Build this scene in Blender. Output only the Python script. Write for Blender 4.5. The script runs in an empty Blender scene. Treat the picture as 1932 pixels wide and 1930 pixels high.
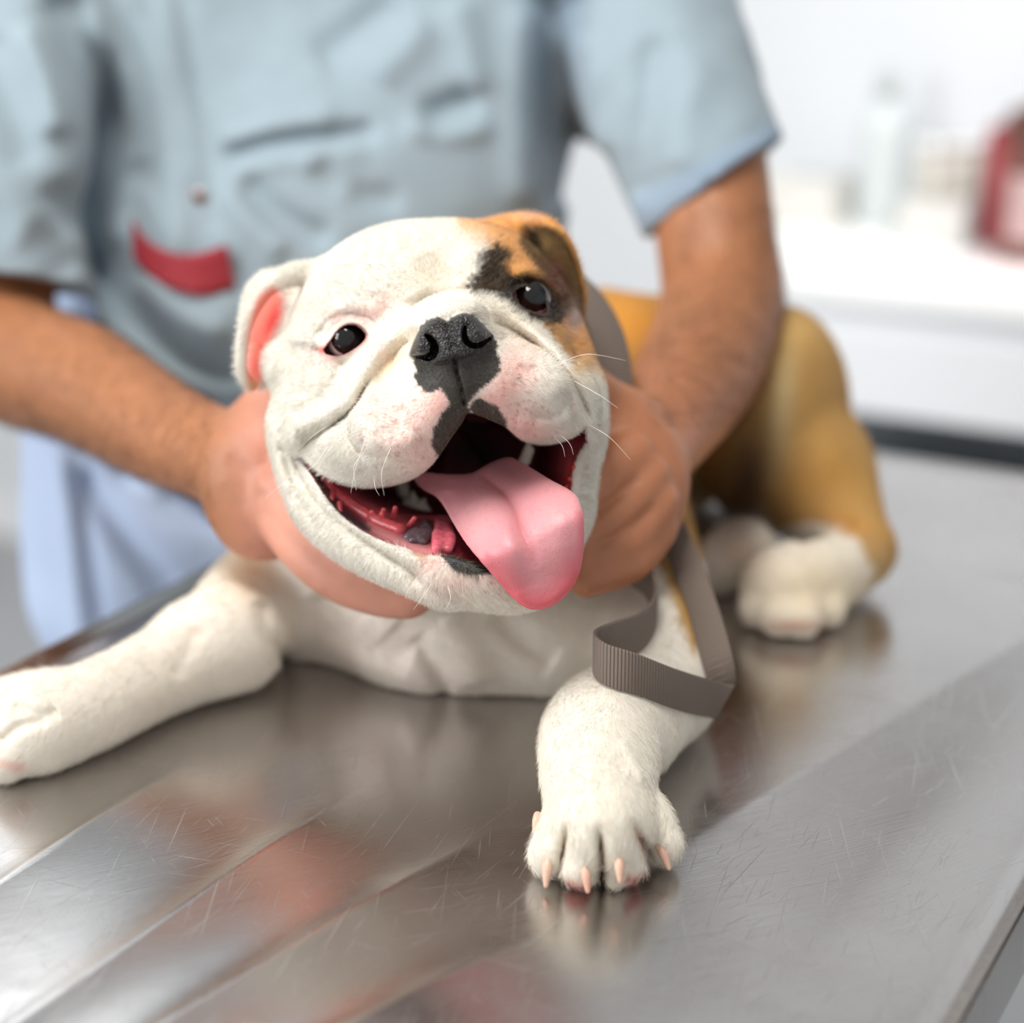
import bpy, math, os, numpy as np
import openvdb as vdb
from mathutils import Vector, Matrix
from concurrent.futures import ThreadPoolExecutor
def TM_(s): pass
RNG = np.random.default_rng(7)
RES = 1.1        # voxel of the dog in mm
HAIR = 1.0
scene = bpy.context.scene
COL = scene.collection

# ------------------------------------------------------------------ camera
TABLE_Z = 0.90
CAM = np.array([0.0, 0.0, TABLE_Z + 0.47])
PITCH = math.radians(18.5)
K = math.tan(math.radians(15)) / 966.0               # metres per pixel at one metre
cd = bpy.data.cameras.new('camera'); cam = bpy.data.objects.new('camera', cd); COL.objects.link(cam)
cam.location = CAM; cam.rotation_euler = (math.radians(90) - PITCH, 0, 0)
cd.sensor_width = 36; cd.lens = 18 / math.tan(math.radians(15)); cd.clip_start = 0.05
cd.dof.use_dof = True; cd.dof.focus_distance = 0.967; cd.dof.aperture_fstop = 2.6
scene.camera = cam
# ------------------------------------------------------------------ world, lights, exposure
w = bpy.data.worlds.new('world'); scene.world = w; w.use_nodes = True
bg = w.node_tree.nodes['Background']; bg.inputs[0].default_value = (1.0, 0.985, 0.96, 1); bg.inputs[1].default_value = 0.56
def area(name, loc, target, sx, sy, power, color=(1, 1, 1)):
    l = bpy.data.lights.new(name, 'AREA'); l.shape = 'RECTANGLE'; l.size = sx; l.size_y = sy; l.energy = power; l.color = color
    o = bpy.data.objects.new(name, l); COL.objects.link(o); o.location = loc
    o.rotation_euler = (Vector(target) - Vector(loc)).to_track_quat('-Z', 'Y').to_euler()
    return o
area('ceiling_panel_light', (-0.5, 0.55, 3.05), (-0.05, 1.0, 0.95), 1.2, 0.6, 42, (1, 0.965, 0.90))
area('window_light', (-2.6, 0.3, 2.0), (0, 1.1, 1.0), 1.3, 1.5, 52, (0.95, 0.98, 1.0))
bl = area('added_back_fill', (1.1, 1.9, 2.6), (1.0, 2.7, 0.95), 1.2, 0.5, 7.5, (1, 1, 1)); bl.data.spread = math.radians(75)  # fill lamp added to brighten the back wall and worktop
scene.view_settings.view_transform = 'Standard'; scene.view_settings.look = 'None'
scene.view_settings.exposure = 0.02; scene.view_settings.gamma = 1.0
scene.view_settings.use_curve_mapping = False
scene.cycles.max_bounces = 8; scene.cycles.use_adaptive_sampling = True; scene.cycles.adaptive_threshold = 0.03; scene.cycles.transparent_max_bounces = 6

# ------------------------------------------------------------------ frames: Q = (x right, y up, w towards camera) in mm, w = 1000 - depth
cp, sp = math.cos(PITCH), math.sin(PITCH)
RT = np.array([[1, 0, 0], [0, sp, cp], [0, -cp, sp]])   # rows: camera x, y, z axes in world
def Q2W(q):
    q = np.atleast_2d(np.asarray(q, float)); c = np.stack([q[:, 0], q[:, 1], q[:, 2] - 1000.0], 1) / 1000.0
    return c @ RT + CAM
def W2Q(p):
    c = (np.atleast_2d(np.asarray(p, float)) - CAM) @ RT.T * 1000.0; c[:, 2] += 1000.0
    return c
def U(px, py, wv):                                    # pixel and w -> Q
    d = 1000.0 - wv; return np.array([(px - 966) * K * d, (965 - py) * K * d, wv])
def T(px, py, h):                                     # pixel and height above the table in mm -> Q
    r = RT.T @ np.array([(px - 966) * K, (965 - py) * K, -1.0])
    t = (TABLE_Z + h / 1000.0 - CAM[2]) / r[2]
    return W2Q(CAM + r * t)[0]
def UW(px, py, depth): return Q2W(U(px, py, 1000 - depth * 1000))[0]
def proj(P):
    d = 1000.0 - P[..., 2]; return 966 + P[..., 0] / (K * d), 965 - P[..., 1] / (K * d)
NUP = (W2Q([[0, 0, 1]]) - W2Q([[0, 0, 0]]))[0] / 1000.0  # world up in Q
Q_TABLE = W2Q([[0, 0, TABLE_Z]])[0]
def pxr(r, wv=0): return r * K * (1000 - wv)          # pixel radius -> mm

def srgb(r, g, b):
    f = lambda c: (c / 12.92 if c <= 0.04045 else ((c + 0.055) / 1.055) ** 2.4)
    return np.array([f(r / 255), f(g / 255), f(b / 255)])
def catmull(pts, n=6, closed=False):
    P = np.asarray(pts, float); m = len(P); out = []
    for i in range(m if closed else m - 1):
        p0 = P[(i - 1) % m] if (closed or i > 0) else P[i]; p1 = P[i]; p2 = P[(i + 1) % m]
        p3 = P[(i + 2) % m] if (closed or i < m - 2) else P[i + 1]
        for t in np.arange(n) / n:
            out.append(0.5 * (2 * p1 + (p2 - p0) * t + (2 * p0 - 5 * p1 + 4 * p2 - p3) * t * t + (3 * p1 - p0 - 3 * p2 + p3) * t ** 3))
    if not closed: out.append(P[-1])
    return np.array(out)
def sstep(x, a, b):
    t = np.clip((x - a) / (b - a), 0, 1); return t * t * (3 - 2 * t)
# lattice noise
LAT = RNG.random((64, 64, 64)).astype(np.float32) * 2 - 1
def vnoise(P):
    P = np.asarray(P); i = np.floor(P).astype(int); f = P - i; f = f * f * (3 - 2 * f); r = 0
    for dx in (0, 1):
        for dy in (0, 1):
            for dz in (0, 1):
                wgt = (f[..., 0] if dx else 1 - f[..., 0]) * (f[..., 1] if dy else 1 - f[..., 1]) * (f[..., 2] if dz else 1 - f[..., 2])
                r = r + wgt * LAT[(i[..., 0] + dx) % 64, (i[..., 1] + dy) % 64, (i[..., 2] + dz) % 64]
    return r
# ------------------------------------------------------------------ 2-D sculpting maps
class Map:
    def __init__(s, x0, y0, x1, y1, step=1.0):
        s.x0, s.y0, s.step = x0, y0, step
        s.nx = int((x1 - x0) / step) + 1; s.ny = int((y1 - y0) / step) + 1
        s.D = np.zeros((s.ny, s.nx), np.float32); s.C = None
    def window(s, pts, m):
        a = np.min(pts, 0) - m; b = np.max(pts, 0) + m
        i0 = max(0, int((a[0] - s.x0) / s.step)); i1 = min(s.nx, int((b[0] - s.x0) / s.step) + 2)
        j0 = max(0, int((a[1] - s.y0) / s.step)); j1 = min(s.ny, int((b[1] - s.y0) / s.step) + 2)
        X, Y = np.meshgrid(s.x0 + np.arange(i0, i1) * s.step, s.y0 + np.arange(j0, j1) * s.step)
        return (slice(j0, j1), slice(i0, i1)), X, Y
    def dist(s, X, Y, pts):
        best = np.full(X.shape, 1e9); tt = np.zeros(X.shape); n = len(pts) - 1
        for i in range(n):
            a, b = pts[i], pts[i + 1]; d = b - a; L = d @ d + 1e-9
            t = np.clip(((X - a[0]) * d[0] + (Y - a[1]) * d[1]) / L, 0, 1)
            q = np.hypot(X - a[0] - t * d[0], Y - a[1] - t * d[1])
            mk = q < best; best = np.where(mk, q, best); tt = np.where(mk, (i + t) / n, tt)
        return best, tt
    def stroke(s, pts, amp, width, sharp=False, taper=0.15, closed=False):
        p = catmull(pts, 5, closed); p = np.vstack([p, p[:1]]) if closed else p
        sl, X, Y = s.window(p, width * (5 if sharp else 2.6))
        q, t = s.dist(X, Y, p)
        e = np.exp(-q / width) if sharp else np.exp(-(q / width) ** 2)
        if taper and not closed: e = e * sstep(t, -0.02, taper) * sstep(1 - t, -0.02, taper)
        s.D[sl] += (amp * e).astype(np.float32)
    def sd(s, poly, X, Y, closed_smooth=True):
        p = catmull(poly, 4, True) if closed_smooth else np.asarray(poly, float)
        q, _ = s.dist(X, Y, np.vstack([p, p[:1]]))
        ins = np.zeros(X.shape, bool); n = len(p)
        for i in range(n):
            a, b = p[i], p[(i + 1) % n]
            c = (a[1] > Y) != (b[1] > Y)
            with np.errstate(divide='ignore', invalid='ignore'):
                ins ^= c & (X < (b[0] - a[0]) * (Y - a[1]) / (b[1] - a[1] + 1e-12) + a[0])
        return np.where(ins, -q, q)
    def paint(s, poly, col, soft=6, warp=0, wscale=12, alpha=1.0, smooth=True):
        sl, X, Y = s.window(np.asarray(poly, float), soft * 2 + warp * 2 + 4)
        d = s.sd(poly, X, Y, smooth)
        if warp:
            Z = np.zeros_like(X) + int(float(np.sum(col)) * 997) % 17
            d = d + warp * (vnoise(np.stack([X / wscale, Y / wscale, Z], -1)) + 0.5 * vnoise(np.stack([X / wscale * 2.7, Y / wscale * 2.7, Z], -1)))
        a = (sstep(-d, -soft, soft) * alpha)[..., None]
        s.C[sl] = s.C[sl] * (1 - a) + np.asarray(col) * a
    def dab(s, x, y, rx, ry, col, alpha=1.0, rot=0):
        R = max(rx, ry) * 2.5; sl, X, Y = s.window(np.array([[x, y]], float), R)
        c, n = math.cos(rot), math.sin(rot); u = (X - x) * c + (Y - y) * n; v = -(X - x) * n + (Y - y) * c
        a = (np.exp(-((u / rx) ** 2 + (v / ry) ** 2)) * alpha)[..., None]
        s.C[sl] = s.C[sl] * (1 - a) + np.asarray(col) * a
    def line(s, pts, width, col, alpha=1.0, taper=0.1):
        p = catmull(pts, 5); sl, X, Y = s.window(p, width * 2.6); q, t = s.dist(X, Y, p)
        a = np.exp(-(q / width) ** 2) * alpha
        if taper: a = a * sstep(t, -0.02, taper) * sstep(1 - t, -0.02, taper)
        s.C[sl] = s.C[sl] * (1 - a[..., None]) + np.asarray(col) * a[..., None]
    def blur(s, r, n=2):
        A = s.D
        for _ in range(n):
            for ax in (0, 1):
                B = np.concatenate([np.repeat(np.take(A, [0], ax), r + 1, ax), A, np.repeat(np.take(A, [-1], ax), r, ax)], ax); c = np.cumsum(B, ax, dtype=np.float64); m = 2 * r + 1
                A = (np.take(c, range(m, c.shape[ax]), ax) - np.take(c, range(0, c.shape[ax] - m), ax)) / m
        s.D = A.astype(np.float32)
    def look(s, A, px, py):
        x = np.clip((px - s.x0) / s.step, 0, s.nx - 1.001); y = np.clip((py - s.y0) / s.step, 0, s.ny - 1.001)
        i = x.astype(int); j = y.astype(int); fx = x - i; fy = y - j
        if A.ndim == 3: fx = fx[..., None]; fy = fy[..., None]
        return (A[j, i] * (1 - fx) + A[j, i + 1] * fx) * (1 - fy) + (A[j + 1, i] * (1 - fx) + A[j + 1, i + 1] * fx) * fy
# ------------------------------------------------------------------ signed distance primitives (Q frame, mm)
def rotm(rx, ry, rz):
    return np.array(Matrix.Rotation(math.radians(rz), 3, 'Z') @ Matrix.Rotation(math.radians(ry), 3, 'Y') @ Matrix.Rotation(math.radians(rx), 3, 'X'))
class Ell:
    def __init__(s, c, r, rot=(0, 0, 0), k=12, op='u'):
        s.c = np.asarray(c, float); s.r = np.asarray(r, float); s.M = rotm(*rot); s.k = k; s.op = op; s.R = s.r.max() + k
    def near(s, c, rad): return np.linalg.norm(c - s.c) < rad + s.R
    def __call__(s, P):
        q = (P - s.c) @ s.M; k0 = np.sqrt(((q / s.r) ** 2).sum(-1)); k1 = np.sqrt(((q / s.r ** 2) ** 2).sum(-1)) + 1e-9
        return k0 * (k0 - 1) / k1
class Chain:
    """tapered tube through points; rows are centre + radius"""
    def __init__(s, pts, radii, k=8, op='u', n=3):
        A = np.column_stack([np.asarray(pts, float), np.asarray(radii, float)])
        A = catmull(A, n) if len(A) > 2 else A
        s.P = A[:, :3]; s.rr = A[:, 3]; s.k = k; s.op = op
        s.c = (s.P.min(0) + s.P.max(0)) / 2; s.R = np.linalg.norm(s.P - s.c, axis=1).max() + s.rr.max() + k
    def near(s, c, rad):
        if np.linalg.norm(c - s.c) > rad + s.R: return False
        return (np.linalg.norm(s.P - c, axis=1) - s.rr).min() < rad + s.k + 12
    def __call__(s, P):
        best = None; cm = P.reshape(-1, 3).mean(0); ext = np.linalg.norm(P.reshape(-1, 3) - cm, axis=1).max()
        for i in range(len(s.P) - 1):
            a, b = s.P[i], s.P[i + 1]
            d = b - a; L = d @ d + 1e-9
            t = np.clip(((P - a) @ d) / L, 0, 1)
            q = np.sqrt(((P - a - t[..., None] * d) ** 2).sum(-1)) - (s.rr[i] + t * (s.rr[i + 1] - s.rr[i]))
            best = q if best is None else np.minimum(best, q)
        return best
def smin(a, b, k):
    if k <= 0: return np.minimum(a, b)
    h = np.maximum(k - np.abs(a - b), 0) / k; return np.minimum(a, b) - h * h * k * 0.25
def evalprims(P, prims, c=None, rad=None):
    d = np.full(P.shape[:-1], 60.0)
    for p in prims:
        if c is not None and not p.near(c, rad): continue
        q = p(P)
        if p.op == 'u': d = smin(d, q, p.k)
        else: d = -smin(-d, q, p.k)
    return d
def evalv(P, prims, n=3000):
    """distances for many spatially ordered points, in culled chunks"""
    out = np.empty(len(P))
    def w_(i):
        q = P[i:i + n]; lo, hi = q.min(0), q.max(0); c = (lo + hi) / 2; out[i:i + n] = evalprims(q, prims, c, np.linalg.norm(hi - lo) / 2 + 25)
    with ThreadPoolExecutor(4) as ex: list(ex.map(w_, range(0, len(P), n)))
    return out
def mesh_sdf(fun, lo, hi, res, nearfun=None, B=16, band=3.0):
    """fun(P, centre, radius) -> distance; narrow band meshing through an OpenVDB grid; returns verts (Q) and quads"""
    lo = np.asarray(lo, float); n = np.ceil((np.asarray(hi) - lo) / (B * res)).astype(int)
    g = vdb.FloatGrid(band * res); half = B * res * 0.5; rad = half * math.sqrt(3)
    ax = (np.arange(B)) * res
    G = np.stack(np.meshgrid(ax, ax, ax, indexing='ij'), -1)
    cells = np.stack(np.meshgrid(*[np.arange(k) for k in n], indexing='ij'), -1).reshape(-1, 3)
    centers = lo + (cells + 0.5) * B * res
    def coarse(ch): return fun(ch, None, None)
    d0 = np.concatenate([coarse(c) for c in np.array_split(centers, max(1, len(centers) // 20000))])
    act = np.where(np.abs(d0) < rad * 1.15 + 4)[0]; ins = np.where(d0 <= -(rad * 1.15 + 4))[0]
    def work(i):
        P = lo + cells[i] * B * res + G
        return i, np.clip(fun(P, centers[i], rad), -band * res, band * res).astype(np.float32)
    with ThreadPoolExecutor(4) as ex:
        for i, a in ex.map(work, act):
            g.copyFromArray(a, ijk=tuple(int(v) for v in cells[i] * B), tolerance=0)
    for i in ins:
        a = cells[i] * B; g.fill(tuple(int(v) for v in a), tuple(int(v) for v in a + B - 1), -band * res)
    pts, quads = g.convertToQuads(isovalue=0.0)
    return np.asarray(pts, float) * res + lo, np.asarray(quads)
def clean(V, F):
    """keep the largest connected piece"""
    n = len(V); lab = np.arange(n)
    while True:
        m = lab[F].min(1); new = lab.copy()
        for j in range(F.shape[1]): np.minimum.at(new, F[:, j], m)
        new = new[new]
        if (new == lab).all(): break
        lab = new
    u, c = np.unique(lab, return_counts=True); keep = lab == u[c.argmax()]
    idx = np.cumsum(keep) - 1
    return V[keep], idx[F[keep[F[:, 0]]]]
def make_mesh(name, Vw, F, mat=None, parent=None, smooth=True, color=None, attrs=None):
    me = bpy.data.meshes.new(name); F = np.asarray(F); k = F.shape[1]
    me.vertices.add(len(Vw)); me.vertices.foreach_set('co', np.asarray(Vw, np.float32).ravel())
    me.loops.add(F.size); me.loops.foreach_set('vertex_index', F.ravel().astype(np.int32))
    me.polygons.add(len(F)); me.polygons.foreach_set('loop_start', np.arange(0, F.size, k, dtype=np.int32))
    me.update(calc_edges=True); me.validate()
    me.polygons.foreach_set('use_smooth', [smooth] * len(me.polygons))
    if color is not None:
        a = me.color_attributes.new('Col', 'FLOAT_COLOR', 'POINT')
        a.data.foreach_set('color', np.column_stack([color, np.ones(len(color))]).astype(np.float32).ravel())
    for kx, v in (attrs or {}).items():
        a = me.attributes.new(kx, 'FLOAT', 'POINT'); a.data.foreach_set('value', np.asarray(v, np.float32))
    o = bpy.data.objects.new(name, me); COL.objects.link(o)
    if mat: me.materials.append(mat)
    if parent: attach(o, parent)
    return o
def attach(o, parent):
    o.parent = parent; o.matrix_parent_inverse = Matrix.Identity(4)
    o.location = o.location - parent.location if parent.location.length > 0 else o.location
def tag(o, label=None, cat=None, group=None, kind=None):
    if label: o['label'] = label
    if cat: o['category'] = cat
    if group: o['group'] = group
    if kind: o['kind'] = kind
    return o
def flipfix(V, F):
    """make normals point outward (positive volume)"""
    a, b, c = V[F[:, 0]], V[F[:, 1]], V[F[:, 2]]
    return F if np.einsum('ij,ij->i', a, np.cross(b, c)).sum() > 0 else F[:, ::-1]
# ------------------------------------------------------------------ materials
def mat(name, color=(0.8, 0.8, 0.8), rough=0.5, metal=0.0, vcol=None, bump=None, sss=0, spec=0.5, coat=0, vary=None, roughattr=None, sheen=0):
    m = bpy.data.materials.new(name); m.use_nodes = True; nt = m.node_tree; b = nt.nodes['Principled BSDF']; N = nt.nodes.new; L = nt.links.new
    b.inputs['Base Color'].default_value = (*color, 1); b.inputs['Roughness'].default_value = rough; b.inputs['Metallic'].default_value = metal
    b.inputs['Specular IOR Level'].default_value = spec; b.inputs['Coat Weight'].default_value = coat; b.inputs['Sheen Weight'].default_value = sheen
    src = None
    if vcol:
        a = N('ShaderNodeAttribute'); a.attribute_name = vcol; src = a.outputs['Color']
    if vary:                                   # (scale, amount, second colour)
        t = N('ShaderNodeTexCoord'); n = N('ShaderNodeTexNoise'); n.inputs['Scale'].default_value = vary[0]; n.inputs['Detail'].default_value = 5
        L(t.outputs['Object'], n.inputs['Vector']); mx = N('ShaderNodeMix'); mx.data_type = 'RGBA'
        mr = N('ShaderNodeMapRange'); mr.inputs[1].default_value = 0.35; mr.inputs[2].default_value = 0.65; mr.inputs[4].default_value = vary[1]
        L(n.outputs['Fac'], mr.inputs[0]); L(mr.outputs[0], mx.inputs[0])
        if src: L(src, mx.inputs[6])
        else: mx.inputs[6].default_value = (*color, 1)
        mx.inputs[7].default_value = (*vary[2], 1); src = mx.outputs[2]
    if src: L(src, b.inputs['Base Color'])
    if roughattr:
        a = N('ShaderNodeAttribute'); a.attribute_name = roughattr; L(a.outputs['Fac'], b.inputs['Roughness'])
    if bump:                                   # list of (kind, scale, distance mm)
        prev = None
        for kind, sc, dist in bump:
            t = N('ShaderNodeTexCoord')
            if kind == 'noise': n = N('ShaderNodeTexNoise'); n.inputs['Detail'].default_value = 4; out = 'Fac'
            else: n = N('ShaderNodeTexVoronoi'); out = 'Distance'
            n.inputs['Scale'].default_value = sc; L(t.outputs['Object'], n.inputs['Vector'])
            bm_ = N('ShaderNodeBump'); bm_.inputs['Distance'].default_value = dist / 1000; L(n.outputs[out], bm_.inputs['Height'])
            if prev: L(prev.outputs[0], bm_.inputs['Normal'])
            prev = bm_
        L(prev.outputs[0], b.inputs['Normal'])
    if sss:
        b.inputs['Subsurface Weight'].default_value = sss; b.inputs['Subsurface Radius'].default_value = (1.0, 0.35, 0.2); b.inputs['Subsurface Scale'].default_value = 0.004
    return m
# ------------------------------------------------------------------ room: axes e (away along the table) and n (to the right along the counter)
E2 = np.array([0.474, 0.8805]); N2 = np.array([0.8805, -0.474]); A0 = np.array([-0.317, 1.089])
YAW = math.atan2(N2[1], N2[0])
def RM(u, v, z): p = A0 + u * E2 + v * N2; return np.array([p[0], p[1], z])
def obox(name, u0, u1, v0, v1, z0, z1, m, parent=None, bevel=0.003):
    """box aligned with the room, origin at its own base"""
    cx = RM((u0 + u1) / 2, (v0 + v1) / 2, z0); hx, hy, hz = (v1 - v0) / 2, (u1 - u0) / 2, z1 - z0
    import bmesh
    bm = bmesh.new(); bmesh.ops.create_cube(bm, size=1)
    for v in bm.verts: v.co = (v.co.x * 2 * hx, v.co.y * 2 * hy, (v.co.z + 0.5) * hz)
    if bevel: bmesh.ops.bevel(bm, geom=bm.edges[:], offset=min(bevel, hx * .9, hy * .9, hz * .45), segments=2, affect='EDGES')
    me = bpy.data.meshes.new(name); bm.to_mesh(me); bm.free(); me.materials.append(m)
    o = bpy.data.objects.new(name, me); COL.objects.link(o); o.location = cx; o.rotation_euler = (0, 0, YAW)
    if parent is not None:
        o.parent = parent; o.matrix_parent_inverse = (Matrix.Translation(parent.location) @ parent.rotation_euler.to_matrix().to_4x4()).inverted()
    return o
m_wall = mat('wall_paint', srgb(224, 227, 231), 0.7, bump=[('noise', 60, 0.3)]); m_floor = mat('floor_vinyl', srgb(170, 172, 174), 0.45, vary=(3, .5, srgb(150, 152, 155)))
m_ceil = mat('ceiling_paint', srgb(235, 235, 235), 0.8)
m_lam = mat('white_laminate', srgb(238, 240, 243), 0.35); m_gap = mat('dark_steel', srgb(118, 124, 128), 0.4); m_top = mat('white_worktop', srgb(250, 250, 250), 0.2)
CW = 2.02                                            # u of the back wall
# counter front at px (1480, 520)
def hit(px, py, z):
    r = RT.T @ np.array([(px - 966) * K, (965 - py) * K, -1.0]); t = (z - CAM[2]) / r[2]; return CAM + r * t
def uv(p): d = np.asarray(p)[:2] - A0; return d @ E2, d @ N2
CZ = 0.86; cu, _ = uv(hit(1500, 522, CZ)); bu, _ = uv(hit(1700, 402, CZ)); CW = bu
tag(obox('floor', -4, CW, -7, 6, -0.05, 0.0, m_floor, bevel=0), kind='structure')
tag(obox('wall_back', CW, CW + 0.12, -7, 6, 0, 3.2, m_wall, bevel=0), kind='structure')
tag(obox('ceiling', 0.9, CW + 0.12, -7, 6, 3.2, 3.3, m_ceil, bevel=0), kind='structure')
def window():  # made-up window with glowing panes, added for the tabletop to reflect
    m_glow = bpy.data.materials.new('added_window_glow'); m_glow.use_nodes = True; b = m_glow.node_tree.nodes['Principled BSDF']; b.inputs['Emission Color'].default_value = (0.93, 0.97, 1, 1); b.inputs['Emission Strength'].default_value = 2.2
    wn = obox('added_window', CW - 0.03, CW + 0.0, -3.6, -1.55, 1.75, 3.1, m_lam); tag(wn, kind='structure')
    for k in range(2): v = -3.54 + k * 1.0; obox('glow_pane', CW - 0.034, CW - 0.028, v, v + 0.95, 1.81, 3.04, m_glow, wn, 0)
window()
tag(obox('wall_right', -3.0, CW, 3.1, 3.2, 0, 3.2, m_wall, bevel=0), kind='structure')
tag(obox('baseboard_back', CW - 0.012, CW, -4, -0.6, 0, 0.09, m_lam), kind='structure')
# counter
def zfront(px, py, u):
    return min(np.arange(0.3, 0.86, 0.005), key=lambda z: abs(uv(hit(px, py, z))[0] - u))
ct = obox('worktop', cu, CW - 0.005, -0.25, 3.0, CZ - 0.035, CZ, m_top); tag(ct, 'long white worktop against the back wall behind the bulldog', 'counter')
ZB = zfront(1650, 784, cu + 0.02)
cb = obox('drawer_cabinet', cu + 0.02, CW - 0.01, -0.22, 2.95, ZB, CZ - 0.036, m_lam)
tag(cb, 'white drawer cabinet hanging under the long white worktop', 'cabinet')
for i in range(5):
    v0 = -0.2 + i * 0.63; dr = obox('drawer', cu + 0.002, cu + 0.02, v0, v0 + 0.62, ZB + 0.004, CZ - 0.06, m_lam, cb)
    obox('handle', cu - 0.012, cu + 0.0, v0 + 0.24, v0 + 0.38, CZ - 0.16, CZ - 0.15, m_gap, dr) if False else None
sh = obox('lower_shelf', cu + 0.05, CW - 0.01, -0.22, 2.95, CZ - 0.39, CZ - 0.36, m_gap); tag(sh, 'dark grey steel shelf below the white drawer cabinet', 'shelf')
bk = obox('back_panel', CW - 0.03, CW - 0.012, -0.22, 2.95, 0.0, ZB - 0.001, m_gap, sh)
for v in (-0.2, 1.4, 2.93): obox('upright', cu + 0.06, cu + 0.10, v - 0.02, v + 0.02, 0, ZB - 0.001, m_gap, sh)
wc = obox('added_cabinet', CW - 0.36, CW - 0.006, 0.1, 2.7, 2.02, 2.85, mat('grey_laminate', srgb(132, 126, 120), 0.5)); tag(wc, 'unseen grey cabinet added above the white worktop to darken the tabletop reflection', 'cabinet')  # unseen cabinet, added so the right of the tabletop reflects something darker
for i in range(4):
    v0 = 0.11 + i * 0.647; dr = obox('added_door', CW - 0.378, CW - 0.36, v0, v0 + 0.64, 2.025, 2.845, mat('grey_door', srgb(140, 134, 128), 0.5), wc)
# ------------------------------------------------------------------ things on the counter
def things():
    def at(px, back):                                # point on the worktop seen at pixel column px, 'back' metres in front of the wall
        y = min(np.arange(385, 560, 1.0), key=lambda q: abs(uv(hit(px, q, CZ))[0] - (CW - back))); u, v = uv(hit(px, y, CZ)); return u, v
    mr = mat('red_card', srgb(150, 50, 58), 0.5); mb = mat('brown_card', srgb(110, 66, 56), 0.55); mp = mat('pink_grey', srgb(190, 160, 158), 0.5); mg = mat('grey_green_plastic', srgb(205, 212, 212), 0.3)
    md = mat('charcoal', srgb(48, 52, 50), 0.5)
    u, v = at(1846, .22); bt = obox('binder', u, u + 0.05, v, v + 0.045, CZ, CZ + 0.17, mr, bevel=.004); tag(bt, 'dark red ring binder standing on the white worktop at right', 'binder')
    obox('label_strip', u - 0.001, u + 0.001, v + 0.012, v + 0.033, CZ + 0.08, CZ + 0.14, mat('dull_red_label', srgb(170, 80, 84), 0.6), bt, 0)
    u, v = at(1888, .30); bx = obox('cardboard_box', u - 0.02, u + 0.2, v, v + 0.16, CZ, CZ + 0.20, mb, bevel=.003); tag(bx, 'brown box beside the dark red binder on the worktop', 'box')
    obox('lid', u - 0.024, u + 0.204, v - 0.002, v + 0.164, CZ + 0.17, CZ + 0.205, mat('brown_lid', srgb(96, 60, 50), 0.5), bx); obox('label_strip', u - 0.022, u - 0.019, v + 0.01, v + 0.09, CZ + 0.03, CZ + 0.12, mp, bx, 0)
    import bmesh
    def lathe(name, prof, m, loc, parent=None, n=28):
        Vt = [(r * math.cos(2 * math.pi * k / n), r * math.sin(2 * math.pi * k / n), z) for r, z in prof for k in range(n)]
        Ft = [(i * n + k, i * n + (k + 1) % n, (i + 1) * n + (k + 1) % n, (i + 1) * n + k) for i in range(len(prof) - 1) for k in range(n)]
        o = make_mesh(name, np.array(Vt), np.array(Ft), m)
        if parent: o.parent = parent
        else: o.location = loc
        return o
    u, v = at(1660, .10); b = lathe('bottle', [(0, 0), (.034, 0), (.036, .01), (.036, .14), (.03, .165), (.014, .18), (.013, .195), (0, .195)], mg, RM(u, v, CZ)); tag(b, 'pale grey-green spray bottle on the worktop near the wall', 'bottle')
    lathe('spray_cap', [(0, .19), (.016, .19), (.017, .215), (.012, .235), (0, .235)], mat('cap', srgb(190, 196, 196), .4), None, b)
    u, v = at(1760, .20); tr = obox('tray', u - .05, u + .12, v - 0.04, v + 0.06, CZ, CZ + 0.06, mat('grey_tray', srgb(212, 210, 206), .4)); tag(tr, 'light grey plastic tray right of the spray bottle', 'tray')
    for k in range(3):
        c = lathe('jar', [(0, 0), (.02, 0), (.022, .01), (.022, .06), (.018, .07), (0, .07)], mat('jar_glass', srgb(200, 198, 190), .25), RM(u + .01 + .02 * k, v - 0.015 + 0.026 * k - 0.0, CZ + 0.06)); tag(c, ('left', 'middle', 'right')[k] + ' one of three small pale jars in the light grey tray', 'jar', 'jars in the light grey tray')
        lathe('lid', [(0, .068), (.023, .068), (.023, .082), (0, .082)], mat('jar_lid', srgb(225, 225, 225), .4), None, c)
    u, v = at(1520, .16); bx2 = obox('glove_box', u - .03, u + .08, v - 0.06, v + 0.05, CZ, CZ + 0.07, mat('pale_card', srgb(214, 212, 206), .6)); tag(bx2, 'pale carton on the worktop beside the sleeve of the shirt', 'box')
    obox('opening', u - .0, u + .05, v - 0.03, v + 0.04, CZ + 0.0695, CZ + 0.072, mat('card_slot', srgb(170, 175, 180), .6), bx2, .0005)
    u, v = at(1468, .16); cpx = lathe('red_stopper', [(0, 0), (.014, 0), (.014, .022), (.012, .024), (0, .024)], mat('red_plastic', srgb(214, 90, 95), .4), RM(u, v, CZ)); tag(cpx, 'small red stopper lying on the worktop behind the forearm', 'stopper')
    u, v = at(1790, .42); pp = obox('paper_sheet', u - .05, u + .07, v - .1, v + .11, CZ, CZ + .0015, mat('pink_paper', srgb(250, 232, 232), .7), bevel=.0004); tag(pp, 'pale pink sheet of paper lying flat on the worktop', 'paper')
things()
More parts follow.
